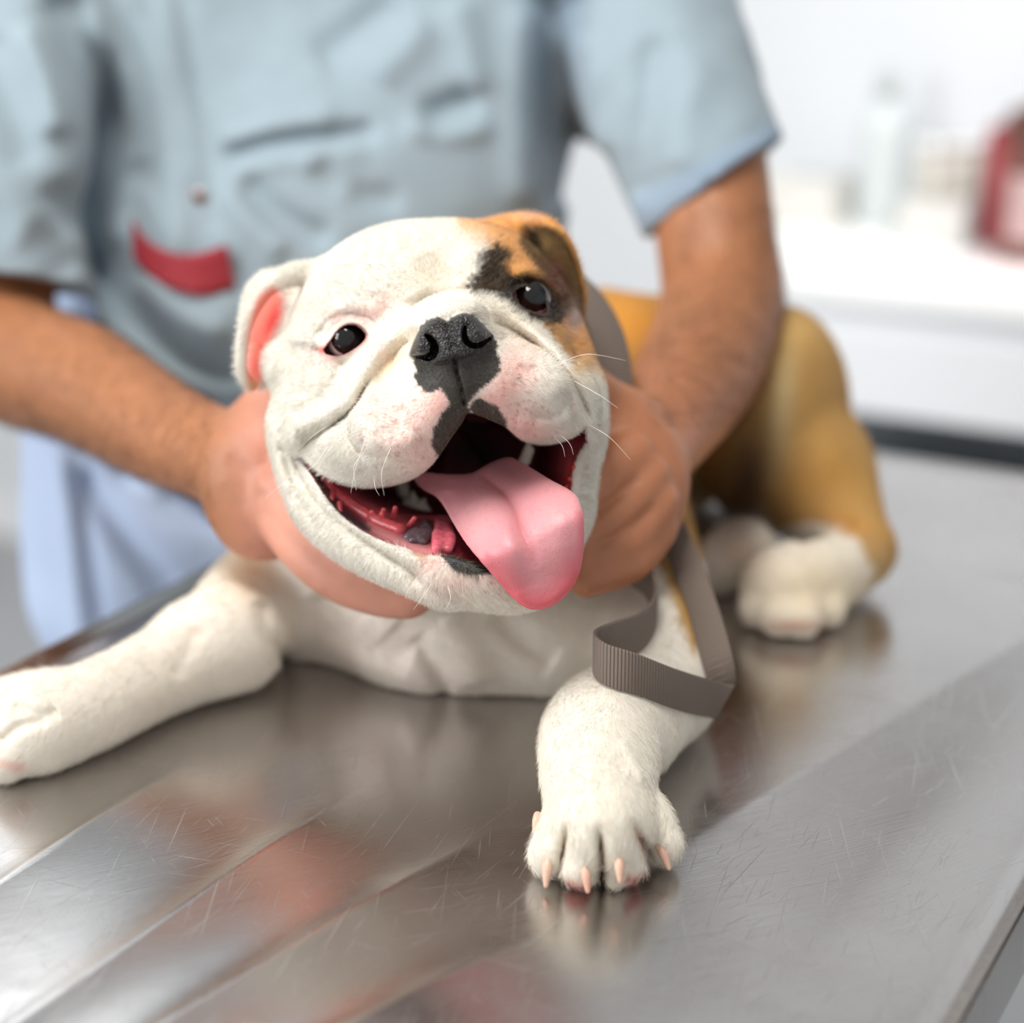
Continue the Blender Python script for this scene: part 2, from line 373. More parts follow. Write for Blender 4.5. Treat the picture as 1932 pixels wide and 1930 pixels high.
# ------------------------------------------------------------------ steel table
def table():
    TW, U0, U1 = 0.628, -0.72, 0.715
    nu, nv = 420, 240
    uu = np.linspace(U0, U1, nu); vv = np.linspace(0, TW, nv); UU, VV = np.meshgrid(uu, vv, indexing='ij')
    XX = A0[0] + UU * E2[0] + VV * N2[0]; YY = A0[1] + UU * E2[1] + VV * N2[1]; Z = np.zeros_like(XX)
    # pressed drainage ribs fan out from the near corner; each rises on a sharp crease and falls away softly
    def gp(px, py): p = hit(px, py, TABLE_Z); return p[:2]
    lines = [(gp(-360, 1930), gp(120, 1600), 0.72), (gp(60, 1930), gp(640, 1520), 1.0), (gp(350, 1930), gp(900, 1590), 1.0), (gp(700, 1930), gp(1020, 1765), 1.0)]
    ang = []
    def side(a, b): d = b - a; d = d / np.linalg.norm(d); return (XX - a[0]) * d[1] - (YY - a[1]) * d[0], (XX - a[0]) * d[0] + (YY - a[1]) * d[1]
    S = [side(a, b) for a, b, _ in lines]
    fade_pts = [gp(500, 1440), gp(740, 1450), gp(960, 1550), gp(1120, 1700)]
    for i, (s, al) in enumerate(S):
        end = np.linalg.norm(np.array(fade_pts[i]) - lines[i][0]); f = sstep(end - al, -0.01, 0.13)
        nxt = np.abs(S[i + 1][0]) if i + 1 < len(S) else np.full_like(s, 0.12)
        # right of the crease: starts high, falls toward the next one
        h = np.where(s > 0, np.exp(-s / 0.036) * 0.0054 - 0.0, np.exp(s / 0.016) * 0.0054)
        Z += h * f
    # the long crease on the right half
    a, b = gp(1280, 1600), gp(1932, 1205); s, al = side(a, b); f = sstep(al, -0.12, 0.03)
    Z += f * np.where(s > 0, -0.012 * (1 - np.exp(-np.maximum(s, 0) / 0.14)) * sstep(TW - VV, 0, 0.08), 0.0 * s)
    # raised rolled rim
    rim = lambda q: 0.009 * sstep(0.016 - q, 0, 0.010) - 0.007 * sstep(0.006 - q, 0, 0.006)
    Z += rim(VV) * 0.6 + rim(TW - VV) * 0.12 + rim(U1 - UU) * 0.35 + rim(UU - U0)
    Vt = np.stack([XX, YY, Z + TABLE_Z], -1).reshape(-1, 3)
    I = np.arange(nu * nv).reshape(nu, nv); Ft = np.stack([I[:-1, :-1], I[1:, :-1], I[1:, 1:], I[:-1, 1:]], -1).reshape(-1, 4)
    m = bpy.data.materials.new('scratched_steel'); m.use_nodes = True; nt = m.node_tree; b = nt.nodes['Principled BSDF']; N = nt.nodes.new; L = nt.links.new
    b.inputs['Metallic'].default_value = 1.0; b.inputs['Base Color'].default_value = (0.54, 0.52, 0.51, 1)
    t = N('ShaderNodeTexCoord')
    def tex(rz, sx, sy, detail=3, nz=0, loc=0):
        mp = N('ShaderNodeMapping'); mp.inputs['Rotation'].default_value = (0, 0, math.radians(rz)); mp.inputs['Location'].default_value = (loc, loc, 0)
        mp2 = N('ShaderNodeMapping'); mp2.inputs['Scale'].default_value = (sx, sy, 1)
        L(t.outputs['Object'], mp.inputs['Vector']); L(mp.outputs[0], mp2.inputs['Vector']); n = N('ShaderNodeTexNoise'); n.inputs['Detail'].default_value = detail; n.inputs['Distortion'].default_value = nz; n.inputs['Scale'].default_value = 1.0; L(mp2.outputs[0], n.inputs['Vector']); return n.outputs['Fac']
    def mr(x, a, b_, c, d):
        n = N('ShaderNodeMapRange'); [n.inputs[i].__setattr__('default_value', v) for i, v in zip((1, 2, 3, 4), (a, b_, c, d))]; L(x, n.inputs[0]); return n.outputs[0]
    def mth(op, x, y):
        n = N('ShaderNodeMath'); n.operation = op
        for i, q in enumerate((x, y)):
            if isinstance(q, (int, float)): n.inputs[i].default_value = q
            else: L(q, n.inputs[i])
        return n.outputs[0]
    brush = tex(-28, 18, 1400, 4)                    # brushed grain
    cloud = tex(0, 7, 7, 4, 0.6); smear = tex(30, 5, 22, 4, 0.8, 3.1)
    sc = None
    for rz, l_, w_, th, lc in ((-75, 9, 620, .735, 0), (-60, 12, 800, .745, 2.3), (-88, 11, 700, .745, 5.1), (-20, 10, 760, .76, 7.7), (20, 12, 700, .765, 9.1), (-45, 26, 900, .75, 4.4), (60, 30, 900, .765, 1.9), (-70, 30, 900, .745, 11.9)):
        q = mr(tex(rz, l_, w_, 1, 0.15, lc), th - .035, th + .05, 0, 1); sc = q if sc is None else mth('MAXIMUM', sc, q)
    rgh = mth('ADD', mth('ADD', mr(brush, .3, .7, .14, .23), mr(cloud, .4, .7, 0, .09)), mr(smear, .55, .75, 0, .08))
    rgh = mth('ADD', rgh, mth('MULTIPLY', sc, 0.10)); L(rgh, b.inputs['Roughness'])
    mx = N('ShaderNodeMix'); mx.data_type = 'RGBA'; L(mth('MULTIPLY', sc, 0.35), mx.inputs[0]); mx.inputs[6].default_value = (0.54, 0.52, 0.51, 1); mx.inputs[7].default_value = (0.86, 0.86, 0.86, 1); L(mx.outputs[2], b.inputs['Base Color'])
    b1 = N('ShaderNodeBump'); b1.inputs['Distance'].default_value = 0.00006; L(brush, b1.inputs['Height']); b2 = N('ShaderNodeBump'); b2.inputs['Distance'].default_value = 0.0010; L(tex(10, 9, 5, 2), b2.inputs['Height']); L(b1.outputs[0], b2.inputs['Normal'])
    b3 = N('ShaderNodeBump'); b3.inputs['Distance'].default_value = 0.00006; L(sc, b3.inputs['Height']); L(b2.outputs[0], b3.inputs['Normal']); L(b3.outputs[0], b.inputs['Normal'])
    root = bpy.data.objects.new('examination_table', None); COL.objects.link(root); c = RM((U0 + U1) / 2, TW / 2, 0); root.location = c
    tag(root, 'scratched stainless steel examination table with ribbed top under the bulldog', 'table')
    o = make_mesh('tabletop', Vt - c, Ft, m); o.parent = root
    m_leg = mat('steel_frame', (0.5, 0.5, 0.5), 0.3, metal=1.0)
    def lb(name, u0, u1, v0, v1, z0, z1, mm=m_leg):
        q = obox(name, u0, u1, v0, v1, z0, z1, mm, root, .004); return q
    lb('skirt', U0, U1, -0.001, 0.004, TABLE_Z - 0.045, TABLE_Z + 0.0005, m); lb('skirt', U0, U1, TW - 0.004, TW + 0.001, TABLE_Z - 0.045, TABLE_Z + 0.0005, m)
    lb('skirt', U1 - 0.004, U1 + 0.001, 0, TW, TABLE_Z - 0.045, TABLE_Z + 0.0005, m); lb('skirt', U0 - 0.001, U0 + 0.004, 0, TW, TABLE_Z - 0.045, TABLE_Z + 0.0005, m)
    for u in (U0 + .05, U1 - .09):
        for v in (.05, TW - .09): lb('leg', u, u + .04, v, v + .04, 0.0, TABLE_Z - 0.04)
table()
# ------------------------------------------------------------------ the dog's head: sculpting map of folds, mouth and eye openings
H = Map(400, 360, 1220, 1210, 1.0)
S_ = H.stroke
# nose roll and the rope fold down the left cheek
S_([(790, 598), (830, 580), (875, 570), (925, 572), (965, 585), (1010, 622), (1050, 662), (1085, 706), (1114, 752), (1122, 810), (1108, 880)], 5.5, 26, taper=0.08)
S_([(800, 596), (765, 610), (735, 632), (706, 660), (684, 690), (662, 722), (628, 760), (585, 788), (556, 812), (547, 850)], 5.0, 22, taper=0.08)
S_([(706, 700), (689, 730), (674, 759), (650, 787), (617, 813), (585, 831), (563, 852)], -3.6, 7, True, taper=.3)
S_([(760, 655), (732, 684), (716, 712), (704, 742)], -2.2, 14, taper=.3)
S_([(775, 640), (748, 665), (735, 700)], -1.8, 7, True)
S_([(650, 672), (640, 705), (620, 742), (590, 765), (550, 790)], -2.2, 14)
S_([(760, 596), (800, 562), (850, 549), (900, 545), (950, 556), (985, 580), (1022, 612), (1052, 646), (1085, 684), (1120, 720)], -4.0, 8, True, taper=0.12)
S_([(930, 606), (968, 622), (1000, 640), (1038, 668), (1067, 697), (1088, 730), (1105, 765), (1116, 795)], -4.0, 8, True)
S_([(940, 632), (985, 640), (1025, 664)], -1.4, 8)
# whisker pads
S_([(664, 775), (658, 800), (662, 830), (680, 850), (705, 860), (745, 866)], -4.0, 8, True, taper=0.3); S_([(700, 790), (700, 825), (735, 845), (790, 840)], 2.0, 26)
S_([(690, 830), (745, 838), (790, 820)], 2.5, 26)
S_([(702, 745), (735, 770), (770, 778)], -1.6, 9)
S_([(716, 738), (738, 752), (756, 745)], -1.0, 6)
S_([(1000, 780), (1045, 782), (1070, 758), (1076, 735)], -1.6, 9)
S_([(975, 690), (1000, 700), (1015, 690)], -1.2, 8)
S_([(990, 660), (1030, 700), (1060, 740)], 1.6, 22)
S_([(970, 800), (1030, 800), (1080, 780)], 1.5, 16)
# outer jowl folds
S_([(549, 852), (573, 909), (609, 961), (645, 990), (697, 1026), (733, 1050), (769, 1072), (800, 1100)], -5.0, 9, True, taper=0.1)
S_([(560, 880), (590, 930), (630, 975), (690, 1012), (750, 1045), (800, 1066)], 2.2, 13)
S_([(528, 754), (527, 811), (540, 880), (570, 950), (620, 1010)], -2.2, 9, taper=0.25)
S_([(515, 780), (520, 850), (545, 930)], 1.4, 12)
S_([(760, 1085), (840, 1120), (900, 1140)], -1.0, 10)
# forehead furrow, brows, temple
S_([(862, 560), (845, 525), (828, 495), (815, 470)], -2.2, 28, taper=.4)
S_([(790, 560), (770, 520), (760, 480)], 2.0, 30)
S_([(905, 520), (885, 470)], 1.5, 26)
S_([(600, 618), (630, 590), (672, 575), (720, 590)], 2.2, 15)
S_([(596, 646), (618, 604), (655, 590), (695, 598), (712, 615)], -1.8, 6, True)
S_([(640, 690), (690, 665), (715, 640)], -1.4, 9)
S_([(965, 520), (1000, 512), (1035, 530), (1062, 565)], 2.6, 15)
S_([(960, 548), (985, 530), (1015, 530), (1045, 552), (1058, 580)], -2.0, 6, True)
S_([(1065, 570), (1075, 620), (1100, 680)], -1.5, 16)
S_([(560, 640), (550, 700), (560, 750)], -1.5, 30)
# philtrum
S_([(857, 672), (861, 700), (868, 725), (876, 770)], -3.5, 3.2, True, taper=0.1)
# eyelid rims
EYE_L = [(611, 663), (625, 642), (641, 622), (660, 613), (677, 618), (690, 633), (683, 646), (668, 658), (650, 668), (630, 671)]
EYE_R = [(967, 559), (975, 547), (990, 541), (1007, 546), (1021, 560), (1031, 578), (1030, 590), (1014, 591), (997, 585), (979, 574)]
S_(EYE_L, 1.7, 6, closed=True)
S_(EYE_R, 1.7, 6, closed=True)
# ---- solid
def rz_(x, y, w_, rx, ry, rz, rot=(0, 0, 0), k=14, op='u'): return Ell(U(x, y, w_), (pxr(rx, w_), pxr(ry, w_), rz), rot, k, op)
def ch_(rows, k=8, op='u', n=3):
    return Chain([U(a, b, c) for a, b, c, r in rows], [pxr(r, c) for a, b, c, r in rows], k, op, n)
head = [
    rz_(806, 650, -92, 250, 221, 92, (0, 0, 12), k=10),                  # skull
    rz_(735, 568, -55, 150, 114, 52, (0, 0, 20), k=25),                  # left forehead
    rz_(912, 546, -55, 112, 108, 50, (0, 0, 0), k=25),                   # right forehead
    rz_(668, 775, -52, 150, 190, 50, (0, 0, 4), k=22),                   # left cheek
    rz_(990, 720, -52, 140, 205, 48, (0, 0, 12), k=22),                  # right cheek
    rz_(868, 740, -12, 190, 150, 48, (0, 0, 12), k=22),                  # muzzle mass
    rz_(748, 812, 14, 105, 88, 30, (0, 0, -8), k=12),                    # left whisker pad
    rz_(690, 850, 2, 90, 56, 26, (0, 0, -12), k=12),
    rz_(815, 780, 24, 62, 90, 27, (0, 0, -22), k=12),
    rz_(1008, 740, 14, 100, 84, 30, (0, 0, 20), k=12),                   # right whisker pad
    rz_(1058, 765, 2, 56, 66, 24, (0, 0, 15), k=12),
    rz_(935, 725, 24, 60, 70, 26, (0, 0, 10), k=12),
    rz_(856, 650, 32, 72, 62, 24, (0, 0, 12), k=14),                     # nose base
    rz_(866, 725, 28, 46, 62, 24, (0, 0, 10), k=12),
    ch_([(545, 800, -40, 30), (552, 860, -34, 33), (590, 950, -24, 42), (660, 1015, -10, 46), (740, 1060, 0, 46), (830, 1090, 8, 50)], k=14),   # jowl sweep
    rz_(905, 1078, 8, 108, 66, 26, (0, 0, -10), k=18),                   # chin
    rz_(985, 1075, -5, 90, 70, 30, (0, 0, 0), k=18),
    rz_(760, 960, -40, 190, 130, 40, (0, 0, -25), k=20),                 # jaw mass
    rz_(960, 960, -45, 165, 140, 40, (0, 0, 15), k=20),
    ch_([(1108, 730, -38, 24), (1116, 800, -30, 20), (1110, 870, -26, 19), (1094, 950, -24, 24), (1050, 1040, -14, 38)], k=10),
    ch_([(700, 985, 2, 16), (760, 1030, 8, 18), (820, 1058, 14, 20), (880, 1078, 18, 22)], k=8),
    Chain([U(815, 760, -110), U(830, 930, -135), U(830, 1040, -205)], [62, 68, 70], k=20),                   # neck
]
earprims = [
    ch_([(640, 520, -60, 26), (590, 512, -58, 20), (545, 520, -50, 19), (500, 548, -44, 17), (468, 602, -42, 14), (456, 660, -44, 12), (456, 702, -48, 11), (474, 728, -54, 11)], k=7),
    rz_(525, 615, -80, 76, 108, 10, (0, -20, 12), k=6),
    rz_(488, 690, -66, 24, 46, 7, (0, -10, 8), k=6),
    rz_(532, 690, -50, 36, 48, 16, (0, 0, 20), k=10),
    ch_([(905, 452, -78, 30), (950, 430, -70, 24), (995, 416, -62, 15), (1035, 424, -56, 13), (1068, 453, -54, 9), (1090, 505, -58, 7), (1101, 560, -64, 7), (1096, 598, -72, 8)], k=7),
    rz_(1042, 520, -98, 50, 105, 9, (0, 15, 20), k=4),
    ch_([(985, 425, -62, 11), (1000, 450, -66, 13), (1012, 480, -74, 14)], k=6),
]
allhead = head + earprims
def head_raw(P, c, rad):
    return evalprims(P, allhead, c, rad)
def head_disp(P):
    px, py = proj(P)
    return H.look(H.D, px, py) * sstep(P[..., 2], -85, -55), px, py
def surf_w(px, py, prims=None, withdisp=True):
    """w of the front surface along the pixel ray"""
    ws = np.arange(110, -160, -0.5); P = np.stack([U(px, py, v) for v in ws])
    d = evalprims(P, prims or allhead)
    if withdisp: d = d - head_disp(P)[0]
    i = np.argmax(d < 0); return ws[i]
# eyeballs sit behind the lids
eyes = []
for poly, c in ((EYE_L, (657, 641)), (EYE_R, (999, 566))):
    ws = surf_w(*c, withdisp=False); eyes.append((c, ws - 12.5, 11.5, poly))
# carve maps: (signed pixel distance, floor w)
CAR = []
MX0, MY0 = 400, 360
X, Y = np.meshgrid(H.x0 + np.arange(H.nx), H.y0 + np.arange(H.ny))
UP_LIP = [(566, 862), (590, 886), (618, 903), (660, 914), (700, 917), (760, 907), (800, 886), (828, 855), (850, 824), (870, 797), (882, 778), (905, 783), (935, 795), (958, 806), (985, 828), (1020, 836), (1058, 831), (1092, 815), (1106, 800)]
LO_LIP = [(1108, 815), (1103, 860), (1096, 900), (1090, 945), (1070, 1000), (1030, 1050), (985, 1078), (930, 1080), (890, 1064), (850, 1050), (815, 1048), (770, 1038), (730, 1022), (690, 1002), (650, 974), (618, 938), (590, 896)]
mouth = np.array(catmull(UP_LIP, 3).tolist() + catmull(LO_LIP, 3).tolist())
msd = H.sd(mouth, X, Y, False)
lowd, lowt = H.dist(X, Y, catmull(LO_LIP, 3))
ins = msd < 0
rimw = np.interp(lowt, [0, .15, .3, .45, .6, .7, .8, .9, 1.0], [-14, -8, -2, 12, 24, 18, 6, -8, -14]) 
depthf = 3.0 * sstep(lowd, 0, 6) + 11 * sstep(lowd, 3, 30) + 16 * sstep(lowd, 26, 60) + 90 * sstep(lowd, 45, 100)
# the gum shelf on the right cheek is steeper
floorw = (rimw - depthf).astype(np.float32)
MSD = (msd * 0.277).astype(np.float32)
eyefl = np.full(MSD.shape, -200.0, np.float32); ESD = np.full(MSD.shape, 50.0, np.float32)
for c, wc, r, poly in eyes:
    e = H.sd(poly, X, Y).astype(np.float32) * 0.277; m = e < ESD; ESD = np.where(m, e, ESD); eyefl = np.where(m, wc + 1.0, eyefl)
eyefl = eyefl.astype(np.float32)
# nostrils
NOST_L = [(799, 630), (812, 632), (822, 642), (828, 656), (824, 672), (812, 681), (798, 678), (780, 676), (772, 673), (790, 671), (806, 668), (813, 657), (809, 643)]
NOST_R = [(886, 610), (880, 618), (881, 632), (886, 643), (898, 648), (914, 641), (930, 633), (931, 637), (915, 648), (901, 657), (886, 656), (874, 646), (872, 630), (875, 616)]
nsd = np.minimum(H.sd(NOST_L, X, Y), H.sd(NOST_R, X, Y)).astype(np.float32) * 0.277
# ---- nose leather: raised sculpted pad
NOSE = [(773, 672), (778, 650), (790, 624), (806, 606), (824, 600), (838, 604), (845, 612), (850, 602), (866, 592), (885, 592), (903, 604), (920, 620), (932, 634), (926, 642), (908, 654), (893, 668), (872, 676), (850, 682), (832, 688), (815, 686), (795, 680)]
nose_sd = H.sd(NOSE, X, Y).astype(np.float32) * 0.277
HN = Map(400, 360, 1220, 1210, 1.0)
HN.stroke([(845, 598), (850, 625), (856, 660)], -2.6, 8, taper=0.05)
HN.stroke([(806, 622), (790, 648), (792, 664)], 2.2, 13, taper=0.1)
HN.stroke([(792, 655), (800, 664)], 1.6, 11, taper=0)
HN.stroke([(898, 620), (905, 632), (918, 634)], 2.2, 13, taper=0.1)
HN.stroke([(848, 655), (858, 640)], 1.0, 14, taper=0)
pillow = 4.2 * np.sqrt(np.clip(1 - (1 - np.clip(-nose_sd / 4.5, 0, 1)) ** 2, 0, 1))
H.D += (pillow + np.where(nose_sd < 0, HN.D * sstep(-nose_sd, 0, 1.5), 0)).astype(np.float32)
def head_full(P, c, rad):
    d = head_raw(P, c, rad)
    if c is not None and d.min() > rad * 0.6 + 8: return d
    D, px, py = head_disp(P)
    d = d - D * 1.08
    if c is None or c[2] > -120:
        msk = H.look(MSD, px, py); fl = H.look(floorw, px, py); d = -smin(-d, np.maximum(msk, (fl - P[..., 2]) * 0.8), 1.6)
        es = H.look(ESD, px, py); fl = H.look(eyefl, px, py); d = np.maximum(d, -np.maximum(es, fl - P[..., 2]))
        ns = H.look(nsd, px, py); d = -smin(-d, np.maximum(ns, 40 - P[..., 2]) , 0.8)
    return d
# ------------------------------------------------------------------ the dog's body
def tch(rows, k=10, n=3):           # px, py, height mm, radius mm
    return Chain([T(a, b, h) for a, b, h, r in rows], [r for *_, r in rows], k, 'u', n)
def wq(x, y, h): return W2Q([[x, y, TABLE_Z + h / 1000]])[0]
RWT = (math.degrees(PITCH), 0, 0)
def we(x, y, h, rx, ry, rz, yaw=0, k=20):   # world aligned ellipsoid (metres, mm radii)
    e = Ell(wq(x, y, h), (rx, ry, rz), k=k); Rw = RT @ np.array(Matrix.Rotation(math.radians(yaw), 3, 'Z')); e.M = Rw; return e
cx0 = T(850, 1330, 0)
body = [
    we(-0.035, 1.235, 64, 100, 100, 64, 0, 25),          # chest
    we(-0.045, 1.20, 62, 88, 62, 56, 0, 25),
    we(0.035, 1.20, 58, 74, 68, 54, 0, 20),
    we(-0.034, 1.128, 42, 92, 92, 72, 0, 25), we(-0.104, 1.165, 46, 62, 78, 74, 0, 22), we(0.024, 1.122, 38, 62, 84, 66, 0, 22),
    we(0.05, 1.36, 92, 90, 130, 90, -38, 30),           # ribcage
    we(0.135, 1.42, 82, 84, 100, 80, -38, 30),           # rump
    we(0.192, 1.345, 90, 52, 76, 84, -25, 14),         # left thigh (image right)
    we(0.222, 1.31, 52, 34, 52, 50, -15, 18),
    Chain([wq(0.225, 1.33, 60), T(1632, 1040, 30)], [36, 20], 16),
    Ell(U(925, 750, -190), (90, 88, 72), k=30),           # nape
    # hind foot
    tch([(1622, 1030, 34, 21), (1590, 1068, 26, 24), (1530, 1092, 25, 28), (1480, 1112, 22, 29)], 12),
    tch([(1450, 1120, 18, 15), (1428, 1150, 13, 12)], 6), tch([(1480, 1130, 18, 15), (1468, 1165, 13, 13)], 6),
    tch([(1520, 1130, 18, 15), (1512, 1168, 13, 13)], 6), tch([(1560, 1120, 18, 14), (1560, 1150, 13, 12)], 6),
    tch([(1400, 1040, 26, 24), (1350, 1070, 18, 20)], 10),
    # left (image right) foreleg: shoulder, elbow, forearm, paw
    Chain([wq(0.035, 1.27, 96), wq(0.070, 1.225, 70), T(1256, 1250, 36), T(1250, 1310, 31)], [60, 46, 32, 27], 16),
    Ell(U(1090, 1180, -185), (48, 44, 40), k=25),
    tch([(1245, 1315, 30, 27), (1190, 1350, 36, 32), (1140, 1385, 38, 33), (1130, 1450, 33, 30), (1130, 1510, 29, 27), (1135, 1560, 25, 27)], 9),
    Ell(T(1232, 1408, 30), (9, 12, 10), k=8),
    # toes of the near paw
    tch([(1092, 1500, 26, 12), (1060, 1560, 21, 11.5), (1037, 1612, 12, 11)], 3), tch([(1118, 1500, 27, 12), (1106, 1570, 24, 11.5), (1097, 1632, 12, 11)], 3),
    tch([(1155, 1500, 27, 12), (1168, 1570, 24, 11), (1180, 1625, 12, 11)], 3), tch([(1190, 1500, 25, 12), (1225, 1545, 20, 12), (1250, 1592, 12, 10.5)], 3),
    tch([(1120, 1640, 7, 7), (1150, 1655, 6, 6.5), (1170, 1640, 7, 7)], 4),
    # right (image left) foreleg
    Chain([U(570, 1120, -230), U(500, 1140, -215), T(430, 1195, 36), T(380, 1215, 32)], [52, 40, 31, 28], 16),
    tch([(440, 1215, 30, 29), (360, 1240, 28, 28), (270, 1285, 25, 25), (190, 1325, 25, 25), (130, 1350, 24, 26), (70, 1375, 22, 27)], 12),
    tch([(100, 1340, 22, 16), (30, 1345, 18, 14), (-40, 1370, 12, 12)], 4), tch([(90, 1370, 22, 15), (20, 1395, 17, 14), (-50, 1420, 12, 12)], 4),
    tch([(100, 1380, 22, 15), (50, 1410, 16, 14), (10, 1437, 12, 12)], 4), tch([(130, 1350, 20, 12), (170, 1370, 14, 9), (184, 1392, 8, 6)], 5),
    tch([(150, 1310, 25, 16), (60, 1310, 20, 14), (-20, 1325, 12, 12)], 4),
]
def bfront(x, y):
    ws = np.arange(60, -520, -2.0); d = evalprims(np.stack([U(x, y, a) for a in ws]), body); return float(ws[np.argmax(d < 0)]) if (d < 0).any() else -300
ith = [i for i, p in enumerate(body) if isinstance(p, Ell) and abs(p.r[0] - 52) < .1 and abs(p.r[2] - 84) < .1][0]
thigh = body.pop(ith); wf = bfront(1405, 900); body.insert(ith, Ell(U(1398, 925, wf + 5), (34, 84, 58), (0, 0, -10), k=16, op='s')); body.insert(ith + 1, thigh)
BD = Map(-100, 360, 1800, 1760, 2.0)
B_ = BD.stroke
B_([(600, 1110), (640, 1170), (700, 1215), (780, 1245)], -7, 28); B_([(780, 1200), (815, 1250), (845, 1320)], -4, 18); B_([(830, 1170), (880, 1230), (900, 1300)], 4, 34); B_([(700, 1150), (740, 1190)], 4, 36)
B_([(930, 1150), (990, 1210), (1050, 1250)], -5, 24); B_([(492, 1130), (505, 1190), (545, 1250)], -4, 16)
B_([(1026, 1462), (1080, 1446), (1140, 1444), (1185, 1456)], -2.2, 7, True); B_([(1170, 1395), (1200, 1440), (1215, 1480)], 1.6, 10)
B_([(1080, 1395), (1095, 1420)], 1.0, 9); B_([(380, 1180), (350, 1230), (330, 1280)], -1.5, 16)
B_([(1070, 1545), (1066, 1590), (1056, 1660)], -6.5, 7, True, taper=.5); B_([(1129, 1550), (1134, 1600), (1137, 1690)], -8.5, 8, True, taper=.5); B_([(1190, 1540), (1212, 1590), (1236, 1650)], -8.0, 9, True, taper=.5); B_([(1135, 1640), (1137, 1690)], -3, 12)
B_([(1620, 990), (1560, 1000), (1500, 1030)], -4, 16)
B_([(20, 1330), (80, 1350), (110, 1340)], -3, 12); B_([(0, 1400), (40, 1370), (90, 1360)], -3, 10)
TN = NUP; TQ = Q_TABLE
def body_full(P, c, rad):
    d = evalprims(P, body, c, rad)
    if c is not None and d.min() > rad * 0.6 + 8: return d
    px, py = proj(P); D = BD.look(BD.D, px, py)
    d = d - D * sstep(P[..., 2], -330, -290)
    tb = -((P - TQ) @ TN) + 0.6
    return -smin(-d, -tb, 2.0)
def dog_full(P, c, rad): return smin(head_full(P, c, rad), body_full(P, c, rad), 6.0)
V, F = mesh_sdf(dog_full, W2Q([[0, 0, 0]])[0] * 0 + np.array([-330, -230, -560]), np.array([300, 190, 115]), RES)

Vw = Q2W(V); F = flipfix(Vw - Vw.mean(0), F)
TM_('verts %d' % len(V))
# ------------------------------------------------------------------ the dog's colours
WHITE = srgb(233, 228, 217); CREAM = srgb(238, 226, 206); PINK = srgb(236, 186, 176); TAN = srgb(222, 160, 88); DTAN = srgb(176, 122, 52)
BLACK = srgb(46, 41, 37); GREY = srgb(62, 59, 54); RED = srgb(150, 45, 55); DRED = srgb(92, 20, 30); SALMON = srgb(222, 112, 105); BROWN = srgb(110, 66, 38)
H.C = np.ones((H.ny, H.nx, 3), np.float32) * WHITE
P_ = H.paint; D_ = H.dab; L_ = H.line
D_(820, 520, 60, 60, CREAM, .6); D_(770, 640, 34, 40, CREAM, .8, .6); D_(960, 600, 60, 26, CREAM, .6, .5); D_(735, 690, 14, 45, srgb(232, 205, 170), .8, .7)
D_(700, 590, 55, 26, PINK, .55, -.4); D_(640, 600, 50, 20, PINK, .4, .6); D_(700, 650, 40, 16, PINK, .4, .7); D_(610, 670, 34, 16, PINK, .6, .3)
D_(800, 790, 60, 50, PINK, .75, -.3); D_(830, 760, 30, 34, PINK, .9); D_(790, 850, 60, 40, PINK, .5, .5); D_(760, 800, 60, 60, srgb(240, 215, 205), .5)
D_(950, 735, 34, 50, PINK, .95, .5); D_(985, 800, 50, 36, PINK, .8, .2); D_(980, 690, 40, 46, PINK, .6); D_(925, 760, 26, 18, PINK, 1)
D_(990, 1080, 60, 50, PINK, .5); D_(870, 1090, 70, 30, PINK, .45, -.3); D_(820, 1060, 30, 14, PINK, .8, -.5)
rs = np.random.default_rng(3)                        # whisker-pad freckles
for cx, cy, sx, sy, n in ((760, 820, 46, 40, 46), (1000, 770, 44, 36, 44), (960, 770, 24, 20, 14), (930, 1100, 40, 20, 18)):
    for _ in range(n):
        x, y = cx + rs.normal() * sx, cy + rs.normal() * sy; D_(x, y, rs.uniform(2, 3.6), rs.uniform(2, 3.2), srgb(190, 110, 108), .65)
# tan side of the face
P_([(850, 395), (866, 422), (900, 440), (922, 466), (936, 505), (980, 535), (1040, 552), (1050, 590), (1044, 622), (1066, 650), (1086, 684), (1112, 700), (1170, 690), (1170, 380), (900, 370)], TAN, 7, 6, 10)
D_(900, 440, 40, 16, srgb(240, 205, 165), .8, .5); D_(1110, 710, 22, 30, CREAM, .9, .8); D_(1095, 690, 14, 22, srgb(232, 196, 140), .8, .8)
P_([(1022, 604), (1042, 600), (1072, 630), (1090, 672), (1080, 682), (1052, 648), (1028, 620)], srgb(196, 146, 84), 6, 5, 7)
P_([(893, 548), (884, 536), (900, 512), (908, 486), (922, 470), (940, 462), (957, 482), (950, 504), (968, 520), (996, 524), (1022, 530), (1046, 548), (1062, 566), (1074, 580), (1068, 592), (1056, 608), (1040, 614), (1020, 606), (1000, 598), (975, 582), (955, 566), (925, 554)], srgb(62, 48, 36), 10, 10, 7)
D_(948, 483, 13, 15, BLACK, .95, .6); D_(920, 540, 26, 14, srgb(80, 62, 46), .6); L_([(958, 560), (966, 540), (990, 528), (1016, 534), (1040, 556), (1048, 590)], 11, BLACK * .4, 1, 0); D_(1060, 568, 14, 8, BLACK, 1, .4)
L_([(966, 570), (1000, 590), (1030, 602), (1050, 600)], 8, srgb(60, 50, 46), .9)
